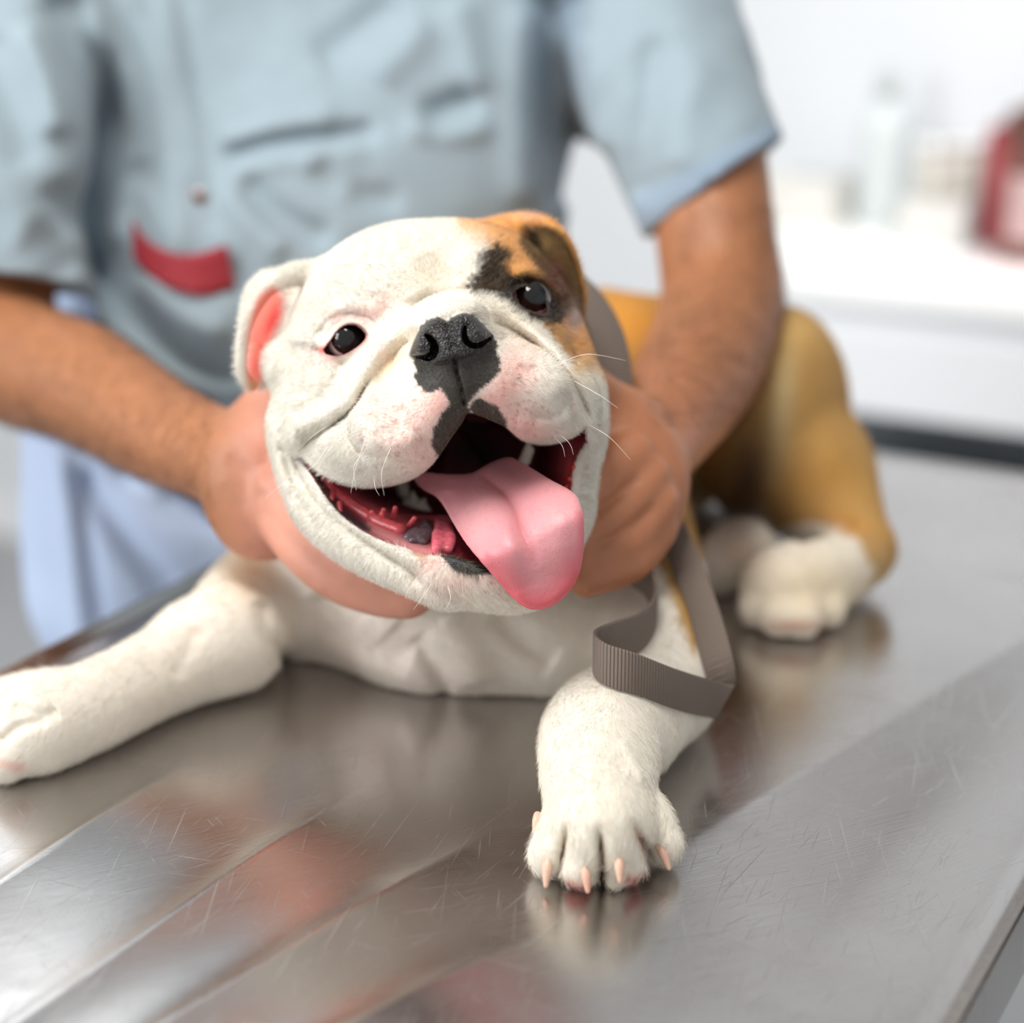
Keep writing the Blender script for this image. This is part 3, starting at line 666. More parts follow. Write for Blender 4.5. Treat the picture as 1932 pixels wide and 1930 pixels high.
# ears
P_([(517, 542), (532, 560), (532, 600), (512, 642), (494, 664), (490, 690), (495, 712), (484, 740), (470, 728), (464, 690), (467, 640), (472, 608), (482, 572), (498, 550)], srgb(232, 128, 112), 9, 0)
D_(514, 606, 14, 42, srgb(205, 62, 56), .95, .4); D_(486, 680, 10, 40, srgb(216, 96, 80), .8, .1); D_(478, 725, 12, 10, srgb(205, 160, 120), .8)
P_([(994, 436), (1030, 426), (1068, 448), (1092, 508), (1104, 565), (1098, 604), (1076, 616), (1062, 588), (1040, 548), (1014, 510), (990, 478), (978, 456)], srgb(112, 82, 44), 7, 0)
D_(1048, 525, 18, 42, srgb(100, 50, 46), .9, -.45); D_(1022, 462, 20, 16, srgb(150, 118, 62), .8); D_(1082, 600, 18, 30, srgb(205, 175, 165), .8); L_([(985, 425), (1002, 445), (1012, 468)], 9, srgb(70, 48, 22), .8)
D_(1000, 408, 30, 10, srgb(225, 175, 150), .6)
# black muzzle marking
P_([(778, 668), (786, 700), (781, 712), (795, 733), (812, 741), (828, 734), (842, 748), (846, 768), (832, 782), (822, 800), (814, 828), (820, 856), (840, 854), (862, 822), (880, 800), (892, 786), (884, 768), (890, 752), (903, 738), (922, 722), (940, 706), (944, 684), (936, 664), (940, 645), (926, 632), (900, 600), (880, 590), (852, 598), (843, 606), (826, 598), (806, 604), (790, 624)], GREY, 2.5, 3, 5)
P_([(887, 775), (890, 760), (903, 752), (920, 757), (938, 768), (950, 785), (958, 804), (950, 816), (928, 806), (903, 794)], GREY, 2.5, 2.5, 5)
P_([(832, 1045), (843, 1032), (866, 1028), (890, 1036), (925, 1060), (960, 1085), (925, 1084), (890, 1086), (866, 1080), (846, 1066)], srgb(52, 54, 56), 2.5, 3, 5)
D_(792, 1046, 18, 8, srgb(196, 130, 84), .8, .4); D_(900, 1092, 3, 2.5, GREY, 1)
P_(NOSE, srgb(40, 38, 38), 2.5, 0)
L_([(588, 652), (600, 658), (612, 662)], 6, srgb(120, 105, 95), .8); D_(572, 650, 22, 9, srgb(190, 182, 175), .6, -.3)
L_(EYE_L + EYE_L[:1], 4, srgb(150, 70, 64), .9, 0); L_([(628, 640), (645, 618), (664, 611), (682, 618), (694, 634)], 3.2, srgb(60, 30, 28), .9); L_([(606, 660), (622, 652)], 6, srgb(215, 110, 105), .9, 0)
D_(978, 714, 5, 3.5, srgb(120, 120, 105), .7); D_(972, 720, 3, 2, srgb(120, 120, 105), .7)
L_([(562, 862), (585, 885), (605, 900)], 4.5, srgb(96, 92, 92), .8)
# inside of the mouth
MC = Map(400, 360, 1220, 1210, 1.0); MC.C = np.ones((H.ny, H.nx, 3), np.float32) * srgb(122, 34, 48)
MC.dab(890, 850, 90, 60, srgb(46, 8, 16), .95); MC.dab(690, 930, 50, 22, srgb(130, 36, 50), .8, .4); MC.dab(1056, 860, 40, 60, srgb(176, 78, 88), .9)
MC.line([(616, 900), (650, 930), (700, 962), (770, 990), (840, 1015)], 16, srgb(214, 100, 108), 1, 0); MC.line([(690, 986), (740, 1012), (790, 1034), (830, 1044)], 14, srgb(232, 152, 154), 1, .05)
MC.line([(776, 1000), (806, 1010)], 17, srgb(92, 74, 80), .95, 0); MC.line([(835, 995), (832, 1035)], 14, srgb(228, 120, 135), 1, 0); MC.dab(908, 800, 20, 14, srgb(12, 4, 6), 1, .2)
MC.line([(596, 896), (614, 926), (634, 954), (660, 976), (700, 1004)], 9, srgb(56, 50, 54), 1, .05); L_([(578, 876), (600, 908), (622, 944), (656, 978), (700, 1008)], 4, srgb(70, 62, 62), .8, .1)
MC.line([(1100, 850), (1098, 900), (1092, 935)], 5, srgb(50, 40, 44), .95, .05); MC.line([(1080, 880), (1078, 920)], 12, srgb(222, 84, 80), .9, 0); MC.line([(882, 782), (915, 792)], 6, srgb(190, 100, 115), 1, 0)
# body colours
BD.C = np.ones((BD.ny, BD.nx, 3), np.float32) * srgb(232, 225, 213)
Pb = BD.paint
Pb([(1080, 470), (1240, 500), (1560, 500), (1760, 700), (1740, 1130), (1650, 1130), (1630, 1040), (1600, 1000), (1540, 985), (1470, 1000), (1430, 960), (1330, 1000), (1315, 1230), (1290, 1190), (1252, 1090), (1210, 1030), (1180, 960), (1080, 900)], srgb(184, 142, 80), 14, 10, 40)
BD.dab(1165, 600, 90, 70, srgb(226, 160, 60), .9); BD.dab(1475, 760, 24, 130, srgb(214, 190, 140), .8, .1); BD.dab(1560, 900, 60, 50, srgb(170, 122, 50), .6); BD.dab(1600, 990, 60, 16, srgb(196, 138, 66), .7, .3)
BD.dab(1412, 910, 56, 135, srgb(74, 52, 36), .97, .15); BD.dab(1540, 1110, 120, 70, srgb(226, 208, 176), .8); BD.dab(1500, 620, 60, 40, srgb(206, 168, 104), .8)  # first dab paints the belly shadow between trunk and thigh into the coat
BD.dab(468, 1070, 46, 50, srgb(240, 208, 168), .8); BD.dab(375, 1190, 12, 14, srgb(225, 160, 150), .4); BD.dab(1390, 1040, 40, 40, srgb(200, 170, 150), .6)
BD.dab(700, 1200, 120, 80, srgb(232, 216, 208), .6); BD.dab(850, 1270, 120, 40, srgb(230, 214, 204), .5); BD.dab(1130, 1560, 120, 120, srgb(234, 228, 212), .6)
BD.line([(1069, 1560), (1064, 1600), (1054, 1655)], 4, srgb(176, 146, 116), .7, .4); BD.line([(1130, 1565), (1136, 1610), (1138, 1680)], 6, srgb(126, 98, 70), .85, .4); BD.line([(1192, 1550), (1216, 1600), (1238, 1645)], 7, srgb(180, 138, 112), .85, .4)
BD.line([(1060, 1665), (1090, 1672), (1120, 1680)], 9, srgb(196, 120, 110), .9); BD.line([(1180, 1655), (1200, 1662), (1225, 1650)], 11, srgb(190, 116, 106), .9); BD.line([(1120, 1680), (1140, 1692), (1165, 1680)], 8, srgb(190, 170, 120), .8)
BD.line([(0, 1440), (40, 1448)], 9, srgb(230, 165, 155), .5, 0); BD.dab(1500, 1180, 60, 12, srgb(200, 150, 130), .7)

px, py = proj(V)
dh = evalv(V, allhead) - head_disp(V)[0] * 1.08
body_d = evalv(V, body)
ishead = sstep(body_d - dh, -8, 8)[:, None] * (V[:, 2] > -185)[:, None]
msk = H.look(MSD, px, py); fl = H.look(floorw, px, py)
inm = ((msk < -0.2) | ((msk < 0.9) & (V[:, 2] < surf_w(860, 780) - 24) & (V[:, 2] < fl + 22) & (py > 800))) & (V[:, 2] > -150) & (dh < -0.35) & (ishead[:, 0] > 0.5)
esd = H.look(ESD, px, py)
ine = (esd < 0.3) & (V[:, 2] > -60)
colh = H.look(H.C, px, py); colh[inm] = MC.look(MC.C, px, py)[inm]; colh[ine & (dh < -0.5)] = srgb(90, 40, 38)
nslook = H.look(nsd, px, py); colh[(nslook < 0.4) & (dh < -0.8)] = srgb(8, 7, 7)
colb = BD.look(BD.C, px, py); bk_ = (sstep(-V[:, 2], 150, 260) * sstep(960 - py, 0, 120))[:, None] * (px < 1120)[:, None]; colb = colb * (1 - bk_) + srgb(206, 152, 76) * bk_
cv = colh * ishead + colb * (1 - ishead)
mot = vnoise(V / 7.0) * 0.5 + vnoise(V / 2.2) * 0.5; cv = cv * (1 + 0.05 * mot[:, None])
nosd = H.look(nose_sd, px, py); onnose = (nosd < 0.2) & (V[:, 2] > 0)
black_sk = (cv.mean(1) < 0.09) & (ishead[:, 0] > .5)
rough = np.where(inm, np.where(V[:, 2] < -20, 0.6, 0.3), np.where(onnose, 0.36, np.where(black_sk, 0.5, 0.75)))

m_dog = mat('dog_coat', vcol='Col', roughattr='rough', bump=[('noise', 420, 0.35), ('noise', 1500, 0.12)], sss=0.12, spec=0.35)
dog = bpy.data.objects.new('bulldog', None); COL.objects.link(dog)
bpy.data.objects.remove(dog)
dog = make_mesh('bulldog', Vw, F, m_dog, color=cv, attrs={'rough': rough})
m_leather = mat('nose_leather', vcol='Col', rough=0.33, bump=[('voronoi', 850, 0.9), ('noise', 300, 0.3)], spec=0.6)
dog.data.materials.append(m_leather); fm = onnose[F].all(1); mi = np.where(fm, 1, 0).astype(np.int32)
if len(dog.data.polygons) == len(mi): dog.data.polygons.foreach_set('material_index', mi)
tag(dog, 'white and tan bulldog lying on the steel table, mouth open and tongue out', 'dog')

# nose leather is rough and pebbled: a fine extra skin lies on the nose
m_wet = mat('wet_flesh', vcol='Col', rough=0.22, sss=0.35, bump=[('noise', 900, 0.15)], spec=0.5)
m_tooth = mat('tooth', srgb(246, 240, 222), 0.25, sss=0.2)
m_claw = mat('claw', srgb(214, 168, 148), 0.3, sss=0.15, vary=(60, .6, srgb(226, 200, 178)))
m_eye = bpy.data.materials.new('eyeball'); m_eye.use_nodes = True
def eyemat():
    nt = m_eye.node_tree; b = nt.nodes['Principled BSDF']; a = nt.nodes.new('ShaderNodeAttribute'); a.attribute_name = 'Col'
    nt.links.new(a.outputs['Color'], b.inputs['Base Color']); b.inputs['Roughness'].default_value = 0.04; b.inputs['Specular IOR Level'].default_value = 0.6
eyemat()
def sphere(n=64, m=40):
    th = np.linspace(0, np.pi, m + 1); ph = np.linspace(0, 2 * np.pi, n, endpoint=False)
    Vs = np.array([[math.sin(t) * math.cos(p), math.sin(t) * math.sin(p), math.cos(t)] for t in th for p in ph]); Fs = []
    for i in range(m):
        for j in range(n): Fs.append((i * n + j, (i + 1) * n + j, (i + 1) * n + (j + 1) % n, i * n + (j + 1) % n))
    return Vs, np.array(Fs)
SV, SF = sphere()
for (c, wc, r, poly), gaze in zip(eyes, ((0.10, 0.08, 1), (0.30, 0.30, 1))):
    g = np.array(gaze, float); g /= np.linalg.norm(g)
    a = SV @ g; bulge = np.where(a > 0.66, 1 + 0.06 * sstep(a, 0.66, 0.93), 1.0)
    colr = np.where((a > 0.86)[:, None], srgb(12, 13, 16), np.where((a > 0.60)[:, None], srgb(34, 20, 15), srgb(228, 200, 196)))
    colr = np.where(((a > 0.57) & (a <= 0.64))[:, None], srgb(28, 14, 12), colr)
    Ve = SV * bulge[:, None] * r + U(*c, wc)
    o = make_mesh('eye', Q2W(Ve), SF, m_eye, dog, color=colr)
# ---- tongue

TONG = [(778, 896), (796, 890), (830, 893), (862, 894), (890, 892), (908, 882), (932, 869), (960, 862), (985, 872), (1012, 888), (1042, 906), (1072, 922), (1090, 938), (1100, 968), (1103, 1003), (1101, 1042), (1094, 1080), (1078, 1112), (1048, 1140), (1015, 1151), (985, 1143), (958, 1118), (930, 1086), (900, 1052), (876, 1022), (856, 990), (838, 958), (822, 938), (800, 926), (785, 912)]
TM = Map(740, 820, 1140, 1190, 1.0); TX, TY = np.meshgrid(740 + np.arange(TM.nx), 820 + np.arange(TM.ny))
tsd = (TM.sd(TONG, TX, TY) * 0.27).astype(np.float32)
tt = ((TX - 900) * 0.42 + (TY - 870) * 0.907) / 300.0
wm = -22 + 62 * sstep(tt, -0.08, 0.62) - 9 * sstep(tt, 0.55, 1.1) - 12 * sstep(-(TX - 850) / 70.0, 0, 1.0)
gro = [(898, 888), (930, 914), (955, 936), (974, 968), (984, 1000), (1000, 1035), (1010, 1075)]
TM.stroke(gro, -5.0, 15, taper=0.3); TM.stroke(gro[:6], -2.0, 5, taper=0.3); TM.stroke([(860, 920), (905, 950), (945, 1000), (970, 1060), (985, 1110)], 4.2, 36, taper=.35); TM.stroke([(985, 900), (1040, 960), (1062, 1030), (1050, 1090)], 4.0, 40, taper=.35)
TM.stroke([(845, 925), (850, 960), (880, 1010), (930, 1075), (975, 1130)], -2.5, 12)
wm = (wm + TM.D).astype(np.float32)
def tongue_sdf(P, c, rad):
    px, py = proj(P); s = TM.look(tsd, px, py); wv = TM.look(wm, px, py)
    t = 3.6 * np.sqrt(np.clip(1 - (1 - np.clip(-s / 4.5, 0, 1)) ** 2, 0, 1)) + 0.01
    d = (np.abs(P[..., 2] - wv) - t) * 0.75
    return np.where(s > 0, np.hypot(np.maximum(s, 0), np.maximum(np.abs(P[..., 2] - wv), 0)) + 0.2, d)
tv, tf = mesh_sdf(tongue_sdf, [-60, -62, -45], [42, 36, 62], 0.6); tv, tf = clean(tv, tf); 
for _ in range(3):                                   # light smoothing of the rim
    acc = np.zeros_like(tv); cnt = np.zeros(len(tv))
    for j in range(4): np.add.at(acc, tf[:, j], tv[tf[:, (j + 1) % 4]] + tv[tf[:, (j - 1) % 4]]); np.add.at(cnt, tf[:, j], 2)
    tv = tv * 0.4 + 0.6 * acc / cnt[:, None]
tx, ty = proj(tv)
TM.C = np.ones((TM.ny, TM.nx, 3), np.float32) * srgb(218, 150, 156)
TM.dab(960, 885, 60, 22, srgb(176, 118, 124), .8, .3); TM.dab(830, 908, 40, 18, srgb(206, 140, 148), .8)
TM.line([(925, 1078), (960, 1112), (1000, 1142), (1050, 1132), (1090, 1080)], 36, srgb(214, 88, 100), .75, .0); TM.line([(925, 1090), (960, 1126), (1000, 1152), (1056, 1142), (1096, 1095)], 14, srgb(220, 86, 98), .8, 0); TM.line([(862, 1000), (900, 1052), (940, 1095)], 10, srgb(226, 120, 128), .7); TM.line([(1100, 960), (1102, 1020), (1095, 1080)], 14, srgb(224, 118, 128), .8); TM.line(gro, 7, srgb(205, 125, 130), .6)
TM.dab(900, 990, 36, 50, srgb(228, 170, 172), .6, .5); TM.dab(1030, 980, 40, 60, srgb(226, 162, 166), .6)
for _ in range(260):
    x, y = rs.uniform(860, 1090), rs.uniform(890, 1130); TM.dab(x, y, rs.uniform(1, 1.8), rs.uniform(1.5, 4), srgb(212, 120, 128), .32, rs.uniform(0, 3))
m_tongue = mat('tongue', vcol='Col', rough=0.34, sss=0.3, bump=[('noise', 1100, 0.22), ('noise', 260, 0.3)], spec=0.4)
o = make_mesh('tongue', Q2W(tv), flipfix(Q2W(tv) - Q2W(tv).mean(0), tf), m_tongue, dog, color=TM.look(TM.C, tx, ty))
# ---- gums with fringe, and the teeth
def sdf_obj(name, prims, m, color=None, res=0.6, parent=None, colf=None, pad=3):
    c = np.array([p.c for p in prims]); R = np.array([p.R for p in prims])
    v, f = mesh_sdf(lambda P, c_, r_: evalprims(P, prims, c_, r_), (c - R[:, None]).min(0) - pad, (c + R[:, None]).max(0) + pad, res)
    cc = colf(v) if colf else (np.ones((len(v), 3)) * color if color is not None else None)
    return make_mesh(name, Q2W(v), flipfix(Q2W(v) - Q2W(v).mean(0), f), m, parent or dog, color=cc)
gl = lambda x, y: float(H.look(floorw, np.array([float(x)]), np.array([float(y)]))[0])
gums = [ch_([(x, y, gl(x, y) + 0.5, r) for x, y, r in ((612, 904, 7), (640, 936, 11), (675, 962, 12), (715, 985, 13), (755, 1000, 13))], 5)]
for x, y, dx, dy in ((640, 950, 2, 16), (662, 948, 6, 26), (688, 966, 10, 20), (718, 978, 6, -16), (742, 978, 4, -20), (772, 992, 10, -14), (628, 930, -2, 12), (704, 978, -2, -12)):
    gums.append(ch_([(x, y, gl(x, y) + 1.5, 6), (x + dx, y + dy, gl(x, y) + 4.5, 5)], 2))
gums.append(ch_([(828, 985, gl(828, 985) + 3, 8), (826, 1010, gl(826, 1010) + 4, 12), (823, 1036, gl(823, 1036) + 5, 10)], 4))
gums.append(ch_([(842, 992, gl(842, 992) + 3, 8), (848, 1015, gl(848, 1015) + 4, 13), (846, 1036, gl(846, 1036) + 4, 9)], 4))
def gcol(v):
    x, y = proj(v); n = vnoise(v / 1.6)[:, None]; base = np.where((x > 815)[:, None], srgb(228, 112, 128), srgb(206, 86, 92)); return base * (1 + .25 * n)
sdf_obj('gum', gums, m_wet, colf=gcol)
dark = [ch_([(768, 1014, gl(768, 1014) - 1, 9), (782, 1012, gl(782, 1012) + 0, 14), (796, 1014, gl(796, 1014) + 0, 17), (808, 1008, gl(808, 1008) + 0, 15), (804, 988, gl(804, 988) + 0, 10)], 4), ch_([(778, 1020, gl(778, 1020) + 2, 7), (786, 1000, gl(786, 1000) + 3, 6)], 4), ch_([(800, 1022, gl(800, 1022) + 2, 7), (803, 998, gl(803, 998) + 3, 6)], 4)]
sdf_obj('gum', dark, m_wet, colf=lambda v: srgb(96, 78, 84) * (1 + .35 * vnoise(v / 1.4)[:, None]))['label'] = 'dark grey patch of gum'
gr = [ch_([(1088, 835, -34, 12), (1080, 880, -30, 13), (1078, 925, -26, 12)], 5)]
for x, y, dx, dy in ((1086, 900, -12, 4), (1080, 915, -14, 6), (1090, 880, -8, 2), (1076, 930, -10, 4)):
    gr.append(ch_([(x, y, -24, 7), (x + dx, y + dy, -19, 5)], 2))
sdf_obj('gum', gr, m_wet, colf=lambda v: srgb(206, 76, 78) * (1 + .3 * vnoise(v / 1.5)[:, None]))
def tooth(rows, cusps):
    pr = [ch_(rows, 3)] + [ch_(c, 2) for c in cusps]; sdf_obj('tooth', pr, m_tooth, res=0.5)
zt = gl(790, 945) + 17
tooth([(772, 948, zt + 4, 13), (792, 958, zt + 5, 15), (805, 968, zt + 5, 11)], [[(780, 945, zt + 5, 11), (779, 928, zt + 9, 3)], [(797, 955, zt + 6, 9), (800, 943, zt + 9, 4)]])
tooth([(796, 985, zt + 7, 9), (798, 978, zt + 8, 8)], [[(797, 978, zt + 8, 7), (796, 967, zt + 10, 2.5)]])
tooth([(758, 915, zt - 8, 13), (762, 930, zt - 6, 12)], [[(756, 912, zt - 6, 9), (752, 902, zt - 4, 4)]])
tooth([(990, 868, -44, 12), (998, 850, -42, 10)], [[(996, 850, -42, 8), (996, 838, -41, 4)]])
# ---- claws
def claw(a, b, r, m=m_claw):
    a, b = np.array(a, float), np.array(b, float); mid = (a + b) / 2 + (b - a)[[0, 1, 2]] * 0 + NUP * 1.2
    sdf_obj('claw', [Chain([a, mid, b], [r, r * .95, r * .5], 2)], m, res=0.5)

def bsurf(x, y):
    ws = np.arange(140, -330, -1.0); return float(ws[np.argmax(evalprims(np.stack([U(x, y, a) for a in ws]), body) < 0)])
for x0, y0, x1, y1, r in ((1033, 1624, 1030, 1671, 2.5), (1103, 1636, 1109, 1681, 2.5), (1167, 1620, 1170, 1662, 2.5), (1244, 1598, 1262, 1638, 2.4), (1014, 1538, 1008, 1570, 2.0)):
    b0 = bsurf(x0 if x0 > 1020 else 1022, y0) - (0 if x0 > 1020 else 5); claw(U(x0, y0, b0 - 1.5), U(x1, y1, b0 + 3.5), r)
for (x0, y0, h0), (x1, y1, h1), r in (
                                     ((176, 1388, 9), (188, 1412, 4), 3), ((14, 1438, 9), (-4, 1462, 4), 3), ((1466, 1170, 14), (1462, 1194, 5), 3), ((1512, 1172, 14), (1514, 1196, 5), 3), ((1560, 1156, 14), (1566, 1178, 5), 3)):
    claw(T(x0, y0, h0), T(x1, y1, h1), r)
# ---- whiskers
m_whisk = mat('whisker', srgb(245, 240, 232), 0.4)
def tube(pts, r0, r1, n=5):
    P = catmull(pts, 5); Vt = []; m = len(P)
    for i in range(m):
        d = P[min(i + 1, m - 1)] - P[max(i - 1, 0)]; d /= np.linalg.norm(d); u = np.cross(d, [0.3, 0.2, 1]); u /= np.linalg.norm(u); v = np.cross(d, u); r = r0 + (r1 - r0) * i / (m - 1)
        for k in range(n): a = 2 * math.pi * k / n; Vt.append(P[i] + r * (u * math.cos(a) + v * math.sin(a)))
    Ft = [(i * n + k, i * n + (k + 1) % n, (i + 1) * n + (k + 1) % n, (i + 1) * n + k) for i in range(m - 1) for k in range(n)]
    return np.array(Vt), np.array(Ft)
WH = [[(1063, 682), (1110, 668), (1180, 680)], [(1078, 716), (1130, 745), (1166, 770)], [(1108, 800), (1150, 825), (1190, 868)], [(1040, 820), (1060, 840), (1066, 862)], [(1050, 815), (1074, 836), (1082, 858)],
      [(770, 770), (745, 830), (728, 850)], [(658, 780), (600, 815), (560, 850)], [(672, 820), (620, 850), (596, 900)], [(700, 800), (672, 880), (662, 930)], [(690, 850), (668, 880), (672, 925)], [(640, 800), (600, 870), (560, 900)],
      [(740, 840), (720, 890), (725, 935)], [(705, 895), (708, 920), (716, 935)], [(560, 885), (535, 910), (500, 940)], [(815, 1100), (795, 1130), (780, 1150)], [(790, 1085), (772, 1110), (765, 1130)], [(845, 1105), (850, 1130), (840, 1150)]]
for wl in WH:
    b = surf_w(*wl[0]); q = [U(wl[0][0], wl[0][1], b - 1), U(wl[1][0], wl[1][1], b + 12), U(wl[2][0], wl[2][1], b + 14)]
    v, f = tube(q, 0.16, 0.04); make_mesh('whisker', Q2W(v), f, m_whisk, dog)
# ------------------------------------------------------------------ short fur
def hair_obj(name, base, dirs, lens, cols, rad, parent, m, curl=0.25, npt=4, normals=None):
    n = len(base); hc = bpy.data.hair_curves.new(name); hc.add_curves([npt] * n)
    t = np.linspace(0, 1, npt)[None, :, None]
    lift = normals if normals is not None else 0
    P = base[:, None] + dirs[:, None] * lens[:, None, None] * t + lift[:, None] * (lens[:, None, None] * curl * (t - t * t * 0.9))
    Pw = Q2W(P.reshape(-1, 3))
    hc.attributes['position'].data.foreach_set('vector', Pw.astype(np.float32).ravel())
    ra = hc.attributes.new('radius', 'FLOAT', 'POINT') if 'radius' not in hc.attributes else hc.attributes['radius']
    ra.data.foreach_set('value', (rad / 1000 * (1 - 0.75 * np.linspace(0, 1, npt)[None, :]) * np.ones((n, 1))).astype(np.float32).ravel())
    ca = hc.attributes.new('Col', 'FLOAT_COLOR', 'CURVE'); ca.data.foreach_set('color', np.column_stack([cols, np.ones(n)]).astype(np.float32).ravel())
    o = bpy.data.objects.new(name, hc); COL.objects.link(o); hc.materials.append(m); attach(o, parent); o['kind'] = 'stuff'
    return o
m_fur = mat('short_fur', vcol='Col', rough=0.6, spec=0.25)
def scatter(Vq, Fq, nrm, weight, n, rng):
    a, b, c, d = (Vq[Fq[:, i]] for i in range(4)); ar = 0.5 * np.linalg.norm(np.cross(c - a, d - b), axis=1) * weight[Fq].mean(1)
    cs = np.cumsum(ar); f = np.searchsorted(cs, rng.random(n) * cs[-1]); u, v = rng.random((n, 1)), rng.random((n, 1))
    w4 = [(1 - u) * (1 - v), u * (1 - v), u * v, (1 - u) * v]; idx = Fq[f]
    return idx, w4
def vnormals(Vq, Fq):
    nf = np.cross(Vq[Fq[:, 2]] - Vq[Fq[:, 0]], Vq[Fq[:, 3]] - Vq[Fq[:, 1]]); N = np.zeros_like(Vq)
    for j in range(4): np.add.at(N, Fq[:, j], nf)
    return N / (np.linalg.norm(N, axis=1, keepdims=True) + 1e-9)
NV = vnormals(V, F)
if NV[np.argmax(V[:, 2])][2] < 0: NV = -NV
def fur():
    bare = (onnose | inm | ((esd < 1.5) & (V[:, 2] > -60)) | (msk < 0.0) & (ishead[:, 0] > .5) & (V[:, 2] < fl + 6))
    facing = sstep(NV[:, 2], -0.35, 0.0)
    pinkish = (cv[:, 0] > cv[:, 1] * 1.6) & (cv[:, 1] > 0.2)
    earin = (ishead[:, 0] > .5) & (((px < 530) & (cv[:, 0] > cv[:, 1] * 1.9)))
    wt = np.where(bare | earin, 0, 1.0) * facing * np.where(ishead[:, 0] > .5, 1.0, 0.16) * (V[:, 2] > -420)
    wt = wt * np.where((ishead[:, 0] < .5) & (V[:, 2] > -20), 2.2, 1.0) * np.where(pinkish, 0.7, 1)
    n = int(230000 * HAIR); idx, w4 = scatter(V, F, NV, wt, n, RNG)
    mixv = lambda A: sum(A[idx[:, k]] * w4[k] for k in range(4))
    B = mixv(V); N = mixv(NV); N /= np.linalg.norm(N, axis=1, keepdims=True); hd = ishead[idx[:, 0], 0] > .5
    x, y = proj(B); src = U(862, 640, 120)
    flow = B - src; flow[:, 2] -= 25
    bf = np.tile(np.array([0.0, -0.6, 0.2]), (n, 1)); legs = (B[:, 2] > -110) & ~hd; bf[legs] = np.array([-0.1, -1, 0.8])
    bf[(x < 450) & ~hd] = np.array([-1, -0.5, 0.3]); flow = np.where(hd[:, None], flow, bf)
    # forehead hair sweeps up, chin hair down
    flow = flow / np.linalg.norm(flow, axis=1, keepdims=True)
    sw = np.stack([vnoise(B / 14 + 5), vnoise(B / 14 + 25), vnoise(B / 14 + 45)], 1) * 0.55
    cl = np.stack([vnoise(B / 2.5 + 5), vnoise(B / 2.5 + 25), vnoise(B / 2.5 + 45)], 1) * 0.16
    flow = flow + sw + cl + RNG.normal(size=flow.shape) * 0.16
    flow -= (flow * N).sum(1, keepdims=True) * N; flow /= np.linalg.norm(flow, axis=1, keepdims=True) + 1e-9
    ln = np.full(n, 3.6); rn = np.hypot((x - 862) / 1.0, (y - 690) / 1.0)
    ln = np.where(hd, 1.5 + 2.7 * sstep(rn, 60, 300), 5.0); ed = np.minimum(H.look(ESD, x, y), 12); ln = np.where(hd, ln * (0.45 + 0.55 * sstep(ed, 1, 9)), ln)
    ln = np.where(hd & (x > 890) & (x < 1080) & (y > 450) & (y < 640), np.maximum(ln, 4.2), ln)
    ln *= RNG.uniform(0.65, 1.25, n); rise = RNG.uniform(0.10, 0.42, n)
    dirs = flow + N * rise[:, None]; dirs /= np.linalg.norm(dirs, axis=1, keepdims=True)
    c = mixv(cv) * RNG.uniform(0.86, 1.12, (n, 1)); dk = c.mean(1) < 0.10
    pale = dk & hd & (RNG.random(n) < np.where(y > 740, .45, .16)); c[pale] = srgb(140, 124, 96) * RNG.uniform(.5, 1.1, (n, 1))[pale]
    # dark roots under fair tips around the black patch
    fair = (~dk) & (RNG.random(n) < 0.9); c[fair] = c[fair] * 0.8 + 0.2 * np.array([.86, .83, .78]) * c[fair].max(1, keepdims=True) / 0.86
    c = np.clip(c, 0, 0.93)
    hair_obj('fur', B - N * 0.15, dirs, ln, c, 0.075, dog, m_fur, 0.25, 4, N)

if HAIR > 0: fur()

# ------------------------------------------------------------------ the person behind the table
def uch(rows, k=12, op='u', n=3): return Chain([U(a, b, c) for a, b, c, r in rows], [r for *_, r in rows], k, op, n)
def uel(x, y, w_, rx, ry, rz, rot=(0, 0, 0), k=25, op='u'): return Ell(U(x, y, w_), (rx, ry, rz), rot, k, op)
larm = [uch([(30, 330, -450, 47), (-20, 560, -430, 48), (20, 672, -395, 46), (150, 722, -330, 42), (300, 811, -240, 34), (400, 856, -180, 29.5), (470, 885, -150, 33)], 10),
        uel(520, 905, -132, 40, 50, 24, (0, 0, -25), 14),
        uch([(480, 800, -150, 17), (520, 740, -140, 14), (560, 690, -128, 11)], 10),
        uch([(505, 940, -122, 15), (560, 1028, -96, 13), (630, 1092, -78, 12), (712, 1126, -66, 11), (770, 1138, -58, 9)], 5),
        uch([(530, 930, -112, 15), (590, 1005, -88, 13), (680, 1076, -66, 12), (790, 1122, -56, 10)], 5),
        uch([(560, 910, -104, 14), (620, 980, -84, 12), (720, 1050, -62, 11)], 5), uch([(560, 870, -104, 14), (640, 930, -88, 12), (730, 1000, -66, 11)], 5)]
rarm = [uch([(1290, 120, -470, 50), (1335, 330, -405, 45), (1350, 450, -385, 43), (1362, 575, -360, 44), (1322, 690, -295, 42), (1262, 785, -215, 35), (1222, 840, -168, 31), (1195, 890, -140, 33)], 10),
        uel(1178, 895, -122, 34, 50, 24, (0, 0, 20), 14),
        uch([(1190, 790, -140, 18), (1150, 760, -120, 14), (1110, 720, -100, 11)], 10),
        uch([(1190, 860, -100, 14), (1140, 905, -86, 13), (1085, 950, -74, 11)], 4), uch([(1218, 900, -102, 14), (1168, 965, -86, 13), (1095, 1012, -74, 11)], 4),
        uch([(1236, 948, -104, 14), (1184, 1020, -88, 12.5), (1100, 1060, -72, 10.5)], 4), uch([(1236, 1000, -106, 13), (1190, 1062, -90, 11.5), (1105, 1096, -70, 9.5)], 4)]
